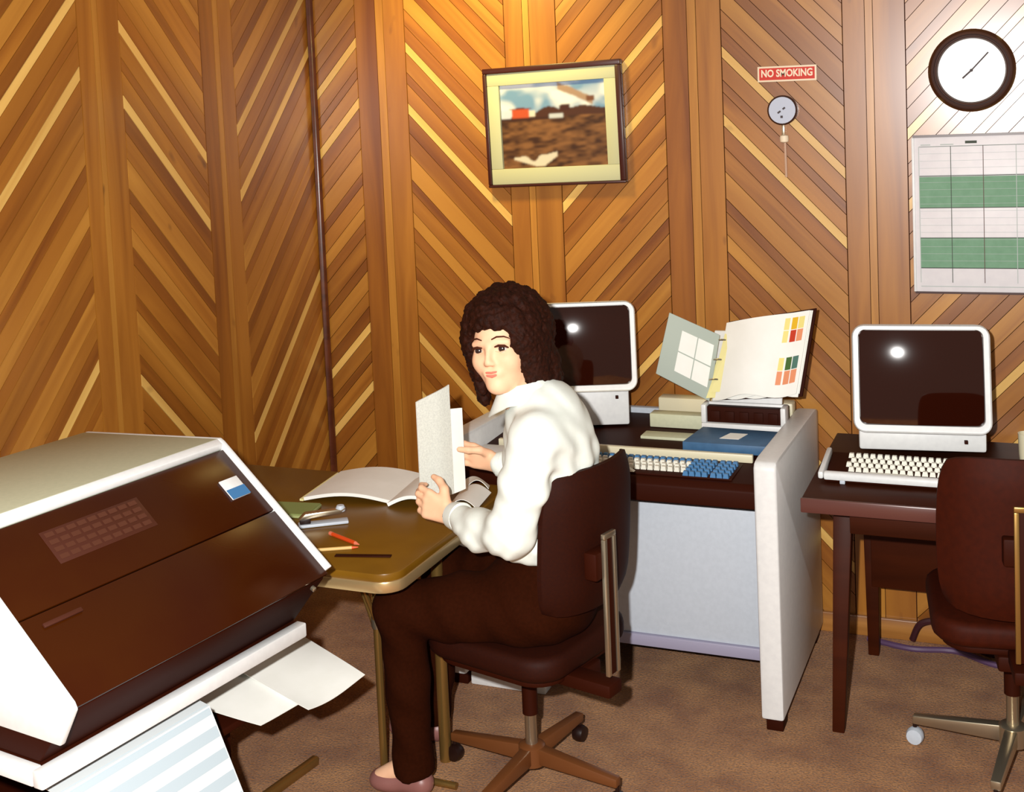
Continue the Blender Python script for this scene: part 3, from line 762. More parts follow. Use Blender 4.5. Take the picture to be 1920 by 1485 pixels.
# ------------------------------------------------------------------ right-hand desk
DO = (-.1, 3.75, 0)
d2 = empty('terminal_desk', DO); tag(d2, 'dark brown wooden desk carrying the terminal and keyboard at the right', 'desk')
MB(DO).box((-.585, 3.39, .672), (.60, 4.12, .705)).build('desk_top', M_desk2, d2, .004)
MB(DO).box((-.585, 3.384, .668), (-.10, 3.394, .709)).build('edge_strip', mat('violet_brown_edge', rgb(88, 50, 44), .3, .5), d2, .003)
for (x, y, dx, dy) in ((-.49, 3.56, -.02, -.07), (.52, 3.56, .02, -.07), (-.47, 4.03, 0, 0), (.50, 4.03, 0, 0)):
    s0, s1 = .027, .017
    vs = [(x+a*s0, y+b*s0, .672) for a, b in ((-1,-1),(1,-1),(1,1),(-1,1))]+[(x+dx+a*s1, y+dy+b*s1, 0) for a, b in ((-1,-1),(1,-1),(1,1),(-1,1))]
    MB(DO).add(vs, [(0,1,2,3),(7,6,5,4),(0,4,5,1),(1,5,6,2),(2,6,7,3),(3,7,4,0)]).build('leg', M_desk2, d2, .003)
MB(DO).box((-.47, 4.0, .235), (.50, 4.025, .672)).build('modesty_panel', M_desk2, d2, .003)
MB(DO).box((-.46, 3.44, .60), (.49, 3.46, .672)).build('apron', M_desk2, d2, .003)
MB(DO).box((-.48, 3.60, .60), (-.46, 4.0, .672)).build('side_apron', M_desk2, d2, .003)

KO = (-.25, 3.66, .705)
kd = empty('keyboard', KO); tag(kd, 'wide keyboard with white keys, dark deck and white front lip before the right-hand terminal', 'keyboard')
MB(KO).prism([(-.545, 3.565, .7065), (-.545, 3.565, .716), (-.545, 3.745, .746), (-.545, 3.745, .7065)], (.66, 0, 0)).build('deck', M_brown, kd, .003)
MB(KO).prism([(-.545, 3.545, .716), (-.545, 3.545, .737), (-.545, 3.564, .742), (-.545, 3.564, .716)], (.66, 0, 0)).build('front_lip', M_white, kd, .006)
MB(KO).prism([(-.562, 3.552, .716), (-.562, 3.552, .738), (-.562, 3.745, .760), (-.562, 3.745, .716)], (.016, 0, 0)).build('side_lip', M_white, kd, .006)
MB(KO).box((-.50, 3.55, .7055), (-.485, 3.565, .7165)).build('rubber_foot', M_greywhite, kd, .002)
def kpos(y): return .7165+(y-3.565)/.18*.030
for r_ in range(5):
    y = 3.592+r_*.030
    if r_ == 0:
        link('space_bar', ks, None, kd, (-.37-KO[0], y-KO[1], kpos(y)-KO[2]))
    else:
        keyrow(kd, kw, -.485+(r_ % 2)*.010, y, kpos(y), 15, KO, .0205)
    if r_ > 1:
        keyrow(kd, kw, -.128, y, kpos(y), 4, KO, .0205); keyrow(kd, kw, -.030, y, kpos(y), 4, KO, .0205)
o = empty('cream_cup', (.005, 3.86, .7055)); tag(o, 'cream cup cut by the right edge on the terminal desk', 'cup')
MB().lathe([(.024, 0), (.028, .04), (.030, .10), (.028, .10), (.025, .02)], (0, 0, 0)).build('bowl', M_cream, o, smooth=True)
MB().tube([(.029, 0, .08), (.05, 0, .075), (.052, 0, .045), (.028, 0, .03)], .005, 8).build('handle', M_cream, o, smooth=True)

# cables along the foot of the back wall
def cable(pts, r, m, label):
    P = [np.array(p, float) for p in pts]; out = []
    for i in range(len(P)-1):
        a, b, c, d = P[max(i-1, 0)], P[i], P[i+1], P[min(i+2, len(P)-1)]
        for k in range(8):
            t_ = k/8; out.append(.5*((2*b)+(c-a)*t_+(2*a-5*b+4*c-d)*t_**2+(3*b-a-3*c+d)*t_**3))
    out.append(P[-1]); o = MB(P[0]).tube(out, r, 8).build('power_cable', m, None, smooth=True, loc=tuple(P[0])); tag(o, label, 'cable', 'cables under the desk')
cable([(-.50, 4.12, .010), (-.36, 4.08, .010), (-.22, 4.10, .010), (-.08, 4.03, .010), (.10, 4.09, .010)], .010, M_cablev, 'violet-grey cable lying on the carpet along the baseboard')
cable([(-.36, 4.145, .012), (-.33, 4.135, .075), (-.26, 4.13, .09), (-.20, 4.12, .05), (-.12, 4.10, .016), (.05, 4.13, .012)], .011, M_cable, 'dark cable looping up against the baseboard under the desk')

# ------------------------------------------------------------------ things on the back wall
def text_mesh(s, size, ext, bold=0.0):
    cu = bpy.data.curves.new('txt', 'FONT'); cu.body = s; cu.size = size; cu.extrude = ext; cu.offset = bold
    cu.align_x = 'CENTER'; cu.align_y = 'CENTER'; cu.resolution_u = 3
    o = bpy.data.objects.new('txt', cu); COL.objects.link(o)
    dg = bpy.context.evaluated_depsgraph_get(); me = bpy.data.meshes.new_from_object(o.evaluated_get(dg))
    bpy.data.objects.remove(o, do_unlink=True); return me

# framed landscape
px0, px1, pz0, pz1 = -1.827, -1.298, 1.548, 1.985
pc, pzc = (px0+px1)/2, (pz0+pz1)/2; pw_, ph_ = px1-px0, pz1-pz0
pf = empty('framed_picture', (pc, WF, pzc)); pf.rotation_euler = (0, radians(-1.0), 0)
tag(pf, 'framed landscape painting with a red barn hanging on the back wall', 'picture')
def bar(x0, x1, z0, z1, y0, y1, name, m, par): return MB().box((x0, -y1, z0), (x1, -y0, z1)).build(name, m, par, .003)
fw_ = .020
bar(-pw_/2, pw_/2, ph_/2-fw_, ph_/2, 0, .032, 'frame_rail', M_frame, pf)
bar(-pw_/2, pw_/2, -ph_/2, -ph_/2+.010, 0, .032, 'frame_rail', M_frame, pf)
bar(-pw_/2, -pw_/2+.014, -ph_/2+.010, ph_/2-fw_, 0, .032, 'frame_rail', M_frame, pf)
bar(pw_/2-.020, pw_/2, -ph_/2+.010, ph_/2-fw_, 0, .032, 'frame_rail', M_frame, pf)
iw0, iw1, ih0, ih1 = -pw_/2+.014, pw_/2-.020, -ph_/2+.010, ph_/2-fw_
mw = .045
for (a, b, c, d) in ((iw0, iw1, ih1-mw, ih1), (iw0, iw1, ih0, ih0+mw+.012), (iw0, iw0+mw, ih0+mw+.012, ih1-mw), (iw1-mw, iw1, ih0+mw+.012, ih1-mw)):
    MB().box((a, -.024, c), (b, -.004, d)).build('mount_board', M_mount, pf, .002)
nx, nz = 120, 96
a0, a1, c0, c1 = iw0+mw, iw1-mw, ih0+mw+.012, ih1-mw
rs = np.random.RandomState(3)
def vnoise(x, y, sx, sy, seed):
    r = np.random.RandomState(seed).rand(64, 64); gx, gy = x*sx, y*sy
    i, j = np.floor(gx).astype(int), np.floor(gy).astype(int); fx, fy = gx-i, gy-j
    fx = fx*fx*(3-2*fx); fy = fy*fy*(3-2*fy); f = lambda a, b: r[a % 64, b % 64]
    return (f(i, j)*(1-fx)+f(i+1, j)*fx)*(1-fy)+(f(i, j+1)*(1-fx)+f(i+1, j+1)*fx)*fy
U, V = np.meshgrid(np.linspace(0, 1, nx+1), np.linspace(0, 1, nz+1), indexing='ij')
lc3 = lambda *c: np.array([lin(k) for k in c])
img = np.zeros((nx+1, nz+1, 3))
cl = vnoise(U+.3*V, V, 5, 6, 1)*.6+vnoise(U, V, 11, 14, 2)*.4
cl = np.clip((cl-.30)/.35, 0, 1)[..., None]
img[:] = lc3(112, 150, 186)*(1-cl)+lc3(226, 228, 230)*cl
sky = V > .62
g_ = vnoise(U*1.0+V*.8, V*1.0-U*.25, 7, 26, 4)*.6+vnoise(U, V, 22, 40, 5)*.4
g_ = np.clip((g_-.25)/.5, 0, 1)[..., None]
fieldc = lc3(58, 30, 14)*(1-g_)+lc3(132, 88, 50)*g_
img = np.where(sky[..., None], img, fieldc)
def patch(mask, c): img[mask] = lc3(*c)
hill = (V > .60) & (V < .62+.10*np.clip(np.sin((U-.30)*9.5), 0, 1)*(U > .30)*(U < .62)+.07*(U > .56)*(1-.3*np.sin(U*14)))
patch(hill, (70, 36, 22))
patch((V > .66) & (V < .735) & (np.abs(U-.62) < .045), (62, 26, 18))
patch((U > .10) & (U < .27) & (V > .60) & (V < .70), (190, 78, 40))
patch((U > .08) & (U < .30) & (V >= .70) & (V < .725-.15*np.abs(U-.19)), (96, 34, 20))
patch((U > .27) & (U < .33) & (V > .61) & (V < .68), (214, 206, 190))
patch((U < .10) & (V > .60) & (V < .69), (200, 206, 220))
patch((V > .565) & (V < .60) & (U < .5), (56, 26, 16))
patch((V > .575) & (V < .63) & (U > .46) & (U < .60), (190, 196, 204))
cr_ = (np.abs(V-(.98-1.1*(U-.52)**1.0*.55)) < .035+.02*vnoise(U, V, 20, 20, 8)) & (U > .55) & (U < .88)
patch(cr_, (160, 132, 110)); patch((np.abs(U-.86) < .04) & (np.abs(V-.79) < .03), (110, 66, 44))
snow = (V < .115+.10*(U-.10)+.03*vnoise(U, V, 14, 14, 9)-.06*np.exp(-((U-.30)/.06)**2)) & (V > .105-.42*(U-.10)) & (V > .02+.9*np.clip(U-.40, 0, 1)) & (U > .10) & (U < .52)
patch(snow, (214, 204, 184))
img *= .78
for _ in range(2):
    pd = np.pad(img, ((1, 1), (1, 1), (0, 0)), 'edge'); img = (pd[:-2, 1:-1]+pd[2:, 1:-1]+pd[1:-1, :-2]+pd[1:-1, 2:]+2*pd[1:-1, 1:-1])/6
me = bpy.data.meshes.new('painting')
vs = [(a0+(a1-a0)*i/nx, -.010, c0+(c1-c0)*j/nz) for i in range(nx+1) for j in range(nz+1)]
k = nz+1
me.from_pydata(vs, [], [(i*k+j, (i+1)*k+j, (i+1)*k+j+1, i*k+j+1) for i in range(nx) for j in range(nz)])
ca = me.color_attributes.new('print', 'FLOAT_COLOR', 'POINT')
ca.data.foreach_set('color', np.concatenate([img.reshape(-1, 3), np.ones(((nx+1)*(nz+1), 1))], 1).ravel())
link('painting', me, vcol_mat('painted_canvas', .45, .35), pf)
MB().box((iw0, -.0095, ih0), (iw1, -.001, ih1)).build('backing_board', M_frame, pf)

# sign
sg = empty('warning_sign', (-.727, WF, 1.907)); sg.rotation_euler = (0, radians(.6), 0)
tag(sg, 'small red NO SMOKING sign on the back wall', 'sign')
MB().box((-.098, -.004, -.026), (.098, 0, .026)).build('border', M_signw, sg, .001)
MB().box((-.092, -.0052, -.020), (.092, -.004, .020)).build('red_field', M_red, sg)
tm = text_mesh('NO SMOKING', .034, .0006, .0010)
xs = [v.co.x for v in tm.vertices]; k_ = .170/(max(xs)-min(xs))
for v in tm.vertices: v.co.x *= k_
link('lettering', tm, M_signw, sg, (0, -.0058, .001), (pi/2, 0, 0))

# dial thermometer with a probe
gg = empty('dial_thermometer', (-.743, WF, 1.785)); tag(gg, 'small round dial thermometer with a thin probe below the sign', 'thermometer')
MB().lathe([(.050, 0), (.050, .018), (.046, .022), (.044, .020)], (0, 0, 0), (0, -1, 0), 32).build('rim', M_clockrim, gg, smooth=True)
MB().lathe([(.0445, .0), (.0445, .0205)], (0, 0, 0), (0, -1, 0), 32).build('dial', M_dial, gg)
for (x, z, w_, h_, a) in ((.006, .006, .010, .006, 35), (-.010, -.006, .012, .006, 35), (-.002, -.022, .008, .008, 0)):
    MB().box((-w_/2, -.0006, -h_/2), (w_/2, 0, h_/2)).build('dial_mark', M_ink, gg, loc=(x, -.0212, z), rot=(0, -radians(a), 0))
MB().box((-.005, -.012, -.085), (.005, -.004, -.048)).build('neck', M_chrome, gg, .002)
MB().lathe([(.006, -.014), (.014, -.010), (.015, 0), (.014, .010), (.006, .014)], (.003, -.010, -.096), (0, 0, 1), 16).build('collar_nut', M_signw, gg, smooth=True)
MB().tube([(.005, -.010, -.106), (.006, -.008, -.225)], .0045, 8).build('probe', mat('pale_probe', rgb(206, 172, 148), .3, .5, metal=.3), gg, smooth=True)

# wall clock
ck = empty('wall_clock', (-.147, WF, 1.886)); tag(ck, 'round wall clock with dark rim and white face on the back wall', 'clock')
MB().lathe([(.128, 0), (.131, .012), (.129, .030), (.120, .040), (.114, .038), (.110, .030), (.104, .032), (.099, .020)], (0, 0, 0), (0, -1, 0), 56).build('rim', M_clockrim, ck, smooth=True)
MB().lathe([(.106, 0), (.106, .022)], (0, 0, 0), (0, -1, 0), 48).build('face', M_clock, ck)
def hand(a, ln, w_, name):
    MB().box((-.004, -.001, -w_/2), (ln, 0, w_/2)).build(name, M_ink, ck, loc=(0, -.0235, 0), rot=(0, -radians(a), 0))
hand(47, .074, .0045, 'minute_hand'); hand(222, .036, .0055, 'hour_hand')
MB().lathe([(.005, .022), (.005, .027)], (0, 0, 0), (0, -1, 0), 12).build('hand_boss', M_ink, ck)

# planning chart
cx0, cx1, cz0, cz1 = -.325, .19, 1.178, 1.678
ch = empty('planning_chart', ((cx0+cx1)/2, WF, (cz0+cz1)/2)); tag(ch, 'white wall planning chart with two green bands at the right edge', 'chart')
w2, h2 = (cx1-cx0)/2, (cz1-cz0)/2
MB().box((-w2, -.010, -h2), (w2, 0, h2)).build('board', M_chart, ch, .001)
for (a, b, c, d) in ((-w2-.004, w2+.004, h2, h2+.008), (-w2-.004, w2+.004, -h2-.006, -h2)):
    MB().box((a, -.014, c), (b, 0, d)).build('edge_rail', M_frame, ch)
MB().box((-w2-.008, -.013, -h2), (-w2, 0, h2)).build('edge_rail', M_white, ch, .001)
def strip(x0, x1, z0, z1, name, m, y=-.0104): MB().box((x0, y-.0006, z0), (x1, y, z1)).build(name, m, ch)
T = h2; hh = 2*h2
rows = [(.255, .455), (.650, .845)]
for a, b in rows: strip(-w2+.014, w2-.014, T-b*hh, T-a*hh, 'green_band', M_green)
for f in (.060, .250, .455, .650, .845, .965): strip(-w2+.014, w2-.014, T-f*hh-.0012, T-f*hh+.0012, 'rule', M_line if f in (.455, .65, .845, .25) else M_linel, -.0112)
for i in range(6):
    x = -w2+.014+i*.097
    strip(x-.0010, x+.0010, -h2+.03, h2-.03, 'rule', M_line if i in (1,) else M_linel if i != 2 else M_label2, -.0118)
for i in range(18):
    f = .06+.785*i/17
    strip(-w2+.016, w2-.016, T-f*hh-.0004, T-f*hh+.0004, 'faint_rule', M_linel, -.0112)
strip(-w2+.155, -w2+.19, T-.045*hh, T-.028*hh, 'month_heading', M_line)
strip(-w2+.02, -w2+.05, T-.052*hh, T-.045*hh, 'month_heading', M_linel); strip(-w2+.08, -w2+.12, T-.052*hh, T-.045*hh, 'month_heading', M_linel)
# ------------------------------------------------------------------ the woman: implicit solids turned into one surface each
class Vol:
    def __init__(s, lo, hi, h):
        s.lo = np.array(lo, float); s.h = h
        s.n = np.ceil((np.array(hi, float)-s.lo)/h).astype(int)+1
        s.v = np.full(tuple(s.n), .2, np.float32)
    def _sub(s, lo, hi):
        a = np.clip(np.floor((np.array(lo)-s.lo)/s.h).astype(int), 0, s.n-1); b = np.clip(np.ceil((np.array(hi)-s.lo)/s.h).astype(int)+1, 0, s.n)
        sl = tuple(slice(i, j) for i, j in zip(a, b))
        ax = [(s.lo[i]+s.h*np.arange(a[i], b[i])).astype(np.float32) for i in range(3)]
        return sl, np.meshgrid(*ax, indexing='ij', sparse=True)
    def put(s, fn, lo, hi, k=.01, sub=False):
        mg = k+.03
        sl, (X, Y, Z) = s._sub(np.array(lo)-mg, np.array(hi)+mg)
        if min(X.shape[0], Y.shape[1], Z.shape[2]) == 0: return
        d = fn(X, Y, Z).astype(np.float32); a = s.v[sl]
        if sub:
            d = -d; hh = np.maximum(k-np.abs(a-d), 0)/max(k, 1e-6); s.v[sl] = np.maximum(a, d)+hh*hh*k*.25
        else:
            hh = np.maximum(k-np.abs(a-d), 0)/max(k, 1e-6); s.v[sl] = np.minimum(a, d)-hh*hh*k*.25
    def cap(s, a, b, ra, rb=None, k=.01, sub=False):
        a = np.array(a, float); b = np.array(b, float); rb = ra if rb is None else rb; ab = b-a; L2 = max(ab@ab, 1e-9); m = max(ra, rb)
        def fn(X, Y, Z):
            px, py, pz = X-a[0], Y-a[1], Z-a[2]
            t = np.clip((px*ab[0]+py*ab[1]+pz*ab[2])/L2, 0, 1)
            return np.sqrt((px-t*ab[0])**2+(py-t*ab[1])**2+(pz-t*ab[2])**2)-(ra+(rb-ra)*t)
        s.put(fn, np.minimum(a, b)-m, np.maximum(a, b)+m, k, sub)
    def chain(s, pts, rs, k=.01):
        for i in range(len(pts)-1): s.cap(pts[i], pts[i+1], rs[i], rs[i+1], k)
    def ell(s, c, r, ax=None, k=.01, sub=False):
        c = np.array(c, float); r = np.array(r, float); A = np.eye(3) if ax is None else np.array(ax, float); m = r.max()
        def fn(X, Y, Z):
            px, py, pz = X-c[0], Y-c[1], Z-c[2]
            q = [A[i, 0]*px+A[i, 1]*py+A[i, 2]*pz for i in range(3)]
            k0 = np.sqrt(sum((q[i]/r[i])**2 for i in range(3))); k1 = np.sqrt(sum((q[i]/r[i]**2)**2 for i in range(3)))
            return k0*(k0-1)/np.maximum(k1, 1e-6)
        s.put(fn, c-m, c+m, k, sub)
    def cut(s, n, p):
        """keep the half space (x-p).n <= 0"""
        n = np.array(n, float); n /= np.linalg.norm(n); p = np.array(p, float)
        X, Y, Z = s._sub(s.lo, s.lo+s.h*s.n)[1]
        s.v = np.maximum(s.v, ((X-p[0])*n[0]+(Y-p[1])*n[1]+(Z-p[2])*n[2]).astype(np.float32))
    def warp(s, fn):
        X, Y, Z = s._sub(s.lo, s.lo+s.h*s.n)[1]
        s.v = s.v+fn(X, Y, Z).astype(np.float32)
    def mesh(s, name, org):
        v = s.v; S = v < 0
        c = sum(S[i:S.shape[0]-1+i, j:S.shape[1]-1+j, k:S.shape[2]-1+k].astype(np.int8) for i in (0, 1) for j in (0, 1) for k in (0, 1))
        idx = np.argwhere((c > 0) & (c < 8)); n = len(idx)
        ids = np.full(c.shape, -1, np.int32); ids[tuple(idx.T)] = np.arange(n)
        acc = np.zeros((n, 3)); cnt = np.zeros(n)
        cor = [(i, j, k) for i in (0, 1) for j in (0, 1) for k in (0, 1)]
        val = {q: v[tuple((idx+np.array(q)).T)] for q in cor}
        for p in cor:
            for d in range(3):
                if p[d]: continue
                q = tuple(p[i]+(i == d) for i in range(3)); a, b = val[p], val[q]
                m = (a < 0) != (b < 0); t = np.where(m, a/np.where(m, a-b, 1), 0)
                pt = np.array(p, float)[None].repeat(n, 0); pt[:, d] += t
                acc[m] += pt[m]; cnt[m] += 1
        P = s.lo+s.h*(idx+acc/cnt[:, None])-np.array(org)
        fs = []
        for d in range(3):
            e1, e2 = [(1, 2), (2, 0), (0, 1)][d]
            A = np.moveaxis(S, d, 0); ch_ = np.moveaxis(A[:-1] != A[1:], 0, d)
            E = np.argwhere(ch_); ok = (E[:, e1] > 0) & (E[:, e2] > 0) & (E[:, e1] < c.shape[e1]) & (E[:, e2] < c.shape[e2]); E = E[ok]
            ins = S[tuple(E.T)]
            def g(o1, o2):
                q = E.copy(); q[:, e1] -= o1; q[:, e2] -= o2; return ids[tuple(q.T)]
            Q = np.stack([g(0, 0), g(1, 0), g(1, 1), g(0, 1)], 1)
            Q[~ins] = Q[~ins][:, ::-1]; fs.append(Q)
        F = np.concatenate(fs); F = F[(F >= 0).all(1)]
        me = bpy.data.meshes.new(name); me.from_pydata(P.tolist(), [], F.tolist()); me.update()
        # a little smoothing of the surface
        ed = np.zeros((len(me.edges), 2), np.int32); me.edges.foreach_get('vertices', ed.ravel()) if False else None
        e_ = np.empty(len(me.edges)*2, np.int32); me.edges.foreach_get('vertices', e_); e_ = e_.reshape(-1, 2)
        for _ in range(2):
            sm = np.zeros_like(P); ct = np.zeros(len(P))
            np.add.at(sm, e_[:, 0], P[e_[:, 1]]); np.add.at(sm, e_[:, 1], P[e_[:, 0]]); np.add.at(ct, e_[:, 0], 1); np.add.at(ct, e_[:, 1], 1)
            P = P*.5+.5*sm/np.maximum(ct, 1)[:, None]
        me.vertices.foreach_set('co', P.ravel()); me.update()
        for p in me.polygons: p.use_smooth = True
        return me

A3 = lambda *p: np.array(p, float)
PO = A3(-1.19, 2.92, 0)
# joints, world metres
hip = A3(-1.195, 2.920, .545); waist = A3(-1.165, 2.895, .74); chest = A3(-1.130, 2.880, .93); neck0 = A3(-1.165, 2.880, 1.065)
shL, elL, wrL = A3(-1.115, 2.745, 1.015), A3(-1.175, 2.695, .790), A3(-1.393, 2.833, .768)
shR, elR, wrR = A3(-1.205, 3.020, 1.015), A3(-1.195, 3.115, .790), A3(-1.372, 3.085, .838)
hL, kL, aL = A3(-1.20, 2.845, .535), A3(-1.535, 2.795, .515), A3(-1.528, 2.805, .09)
hR, kR, aR = A3(-1.18, 2.995, .535), A3(-1.530, 3.070, .515), A3(-1.615, 3.080, .09)
# head frame
HC = A3(-1.238, 2.868, 1.215)
hf = A3(-.06, -.99, .06); hf /= np.linalg.norm(hf)
hu = A3(-.13, -.02, 1.0); hs_ = np.cross(hu, hf); hs_ /= np.linalg.norm(hs_); hu = np.cross(hf, hs_)    # hs_: her left
HA = np.array([hf, hs_, hu])
def hp_(f, s_, u): return HC+hf*f+hs_*s_+hu*u

B = Vol((-1.70, 2.60, 0), (-.93, 3.22, 1.40), .0042)
B.ell(hp_(-.012, 0, .028), (.100, .076, .094), HA, .01)
B.ell(hp_(.026, 0, -.040), (.060, .053, .074), HA, .03)
B.cap(hp_(-.005, .046, -.045), hp_(.060, .011, -.089), .020, .014, .03)
B.cap(hp_(-.005, -.046, -.045), hp_(.060, -.011, -.089), .020, .014, .03)
B.ell(hp_(.072, 0, -.094), (.015, .015, .014), HA, .025)
for sg_ in (1, -1):
    B.ell(hp_(.056, .036*sg_, -.030), (.027, .027, .026), HA, .03)
    B.ell(hp_(.097, .033*sg_, .000), (.016, .019, .012), HA, .014, sub=True)
    B.cap(hp_(.082, .014*sg_, .017), hp_(.072, .048*sg_, .016), .009, .007, .012)
    B.ell(hp_(.094, .0100*sg_, -.035), (.007, .0055, .0055), HA, .008)
    B.ell(hp_(-.005, .076*sg_, -.008), (.016, .008, .028), HA, .008)
B.cap(hp_(.088, 0, .012), hp_(.103, 0, -.030), .0060, .0082, .012)
B.cap(hp_(.083, -.016, -.060), hp_(.083, .016, -.060), .008, .008, .014)
B.cap(hp_(-.020, 0, -.06), neck0+A3(0, 0, -.02), .050, .054, .03)
B.chain([neck0+A3(0, 0, -.04), chest, waist, hip], [.06, .085, .085, .10], .06)
B.cap(shL, shR, .052, .052, .05)
B.chain([shL, elL, wrL], [.044, .036, .023], .02); B.chain([shR, elR, wrR], [.044, .036, .023], .02)
B.chain([hL, kL, aL], [.075, .052, .036], .03); B.chain([hR, kR, aR], [.075, .052, .036], .03)
B.cap(aL, aL+A3(-.10, -.005, -.055), .030, .022, .02); B.cap(aR, aR+A3(-.10, .01, -.055), .030, .022, .02)

def hand_sdf(V, wr, fwd, acr, curl, thumb, size=1.0, bend=(28, 78, 112)):
    """fwd: wrist to knuckles, acr: index to little finger, curl: the way the fingers close"""
    f = np.array(fwd, float); f /= np.linalg.norm(f); a = np.array(acr, float); a -= f*(a@f); a /= np.linalg.norm(a)
    c = np.cross(f, a); c *= np.sign(c@np.array(curl, float))
    z = size
    kn = [wr+f*(.078-.004*abs(i-.8))*z+a*(-.028+.0185*i)*z for i in range(4)]
    for i in range(4): V.cap(wr+f*.008*z+a*(-.013+.009*i)*z, kn[i], .0135*z, .0108*z, .012)
    tips = []
    for i, L in enumerate((.066, .074, .069, .054)):
        p = kn[i]
        for frac, ang, r0, r1 in ((.44, bend[0], .0092, .0084), (.31, bend[1], .0084, .0077), (.25, bend[2], .0077, .0066)):
            ang_ = radians(ang+4*i); q = p+(f*cos(ang_)+c*sin(ang_))*L*frac*z
            V.cap(p, q, r0*z, r1*z, .0035); p = q
        tips.append(p)
    p = wr+f*.024*z-a*.020*z
    for d, ln, r0, r1 in thumb:
        d = np.array(d, float); d = f*d[0]+a*d[1]+c*d[2]; d /= np.linalg.norm(d); q = p+d*ln*z
        V.cap(p, q, r0*z, r1*z, .006); p = q
# left hand: back of the hand to the camera, fingers closing round the foot of the listing
hand_sdf(B, wrL, (-.96, .05, .30), (.22, -.10, -1), (.2, .95, .1), size=1.06, bend=(14, 62, 105), thumb=(((.55, -.75, .35), .036, .014, .0115), ((.85, -.35, .45), .030, .0112, .0098), ((.95, .0, .4), .024, .0098, .0080)))
# right hand: fingers behind the listing, thumb across its near face
hand_sdf(B, wrR, (-.95, .06, .20), (.20, .10, -1), (.2, -.95, .0), bend=(2, 8, 14), thumb=(((.50, -.5, .8), .036, .013, .0115), ((.85, .0, .6), .032, .011, .0098), ((1, .15, .2), .028, .0095, .0080)))
person = link('person', B.mesh('person', PO), M_skin, None, tuple(PO))
tag(person, 'seated woman in a white blouse and brown trousers holding a paper listing and looking over', 'person')

# eyes, brows, lips
for sg_ in (1, -1):
    e = MB(PO).lathe([(.0005, -.0120), (.006, -.0104), (.0104, -.006), (.012, 0), (.0104, .006), (.006, .0104), (.0005, .0120)], hp_(.0755, .033*sg_, .0), hf, 16).build('eye', M_eyew, person, smooth=True)
    look = hf*.90+(CAM-HC)/np.linalg.norm(CAM-HC)*.55; look /= np.linalg.norm(look)
    MB(PO).lathe([(.0086, .0086), (.0076, .0106), (.004, .0123), (.0005, .0128)], hp_(.0755, .033*sg_, .0), look, 14).build('iris', M_iris, e, smooth=True)
    MB(PO).tube([hp_(.0895, .018*sg_, .0065), hp_(.0910, .030*sg_, .0092), hp_(.0855, .044*sg_, .0070), hp_(.0785, .051*sg_, .001)], [.0018, .0032, .0034, .0020], 8).build('upper_lid', M_brow, person, smooth=True)
    MB(PO).tube([hp_(.0875, .018*sg_, -.0045), hp_(.0885, .031*sg_, -.0078), hp_(.0830, .045*sg_, -.0052)], [.0010, .0018, .0010], 8).build('lower_lid', M_skin, person, smooth=True)
    MB(PO).tube([hp_(.0940, .014*sg_, .026), hp_(.0910, .028*sg_, .0315), hp_(.082, .044*sg_, .030), hp_(.072, .055*sg_, .023)], [.0016, .0022, .0020, .0010], 8).build('eyebrow', M_brow, person, smooth=True)
MB(PO).tube([hp_(.0825, -.027, -.0545), hp_(.0900, -.013, -.0560), hp_(.0915, 0, -.0575), hp_(.0900, .013, -.0560), hp_(.0825, .027, -.0545)], [.0012, .0030, .0032, .0030, .0012], 8).build('upper_lip', M_lip, person, smooth=True)
MB(PO).tube([hp_(.0825, -.026, -.0550), hp_(.0895, -.012, -.0632), hp_(.0910, 0, -.0660), hp_(.0895, .012, -.0632), hp_(.0825, .026, -.0550)], [.0012, .0036, .0042, .0036, .0012], 8).build('lower_lip', M_lip, person, smooth=True)

# hair: a mass of curls with a fringe
Hv = Vol(HC-.26, HC+.24, .0036)
Hv.ell(hp_(-.030, 0, .038), (.118, .108, .112), HA, .02)
Hv.ell(hp_(-.055, 0, -.045), (.085, .098, .085), HA, .04)
for sg_ in (1, -1):
    Hv.ell(hp_(-.010, .082*sg_, -.030), (.045, .030, .075), HA, .03)
    Hv.ell(hp_(.030, .072*sg_, .020), (.038, .026, .050), HA, .03)
rs = np.random.RandomState(11)
for i in range(520):
    d = rs.normal(size=3); d /= np.linalg.norm(d)
    if d[2] < -.75: continue
    f_, s_, u_ = -.030+d[0]*.116, d[1]*.104, .030+d[2]*.112
    if u_ < -.02: f_ = min(f_, .0) if abs(s_) > .06 else f_
    if f_ > .055 and abs(s_) < .075 and u_ < .072: continue
    r_ = .010+.009*rs.rand()
    Hv.ell(hp_(f_, s_, u_), (r_, r_, r_*1.3), HA, .006)
for i in range(70):                                                 # neck curls
    a = rs.uniform(-2.3, 2.3); f_, s_, u_ = -.055-.085*cos(a), .098*sin(a), rs.uniform(-.135, -.03)
    r_ = .014+.010*rs.rand(); Hv.ell(hp_(f_, s_, u_), (r_, r_, r_*1.3), HA, .006)
Hv.ell(hp_(.115, -.004, -.055), (.092, .067, .106), HA, .012, sub=True)
Hv.ell(hp_(.112, -.002, .022), (.088, .063, .046), HA, .010, sub=True)
for i in range(26):                                                 # fringe
    s_ = -.066+.132*i/25+rs.uniform(-.004, .004); u_ = .062+rs.uniform(-.008, .010)-.022*(abs(s_)/.066)**5+.10*(s_ > .02)*(.02-s_)*.5
    f_ = .082-.030*(abs(s_)/.066)**2
    Hv.cap(hp_(f_-.012, s_, u_+.034), hp_(f_+.004, s_+rs.uniform(-.008, .008), u_), .014, .0085, .006)
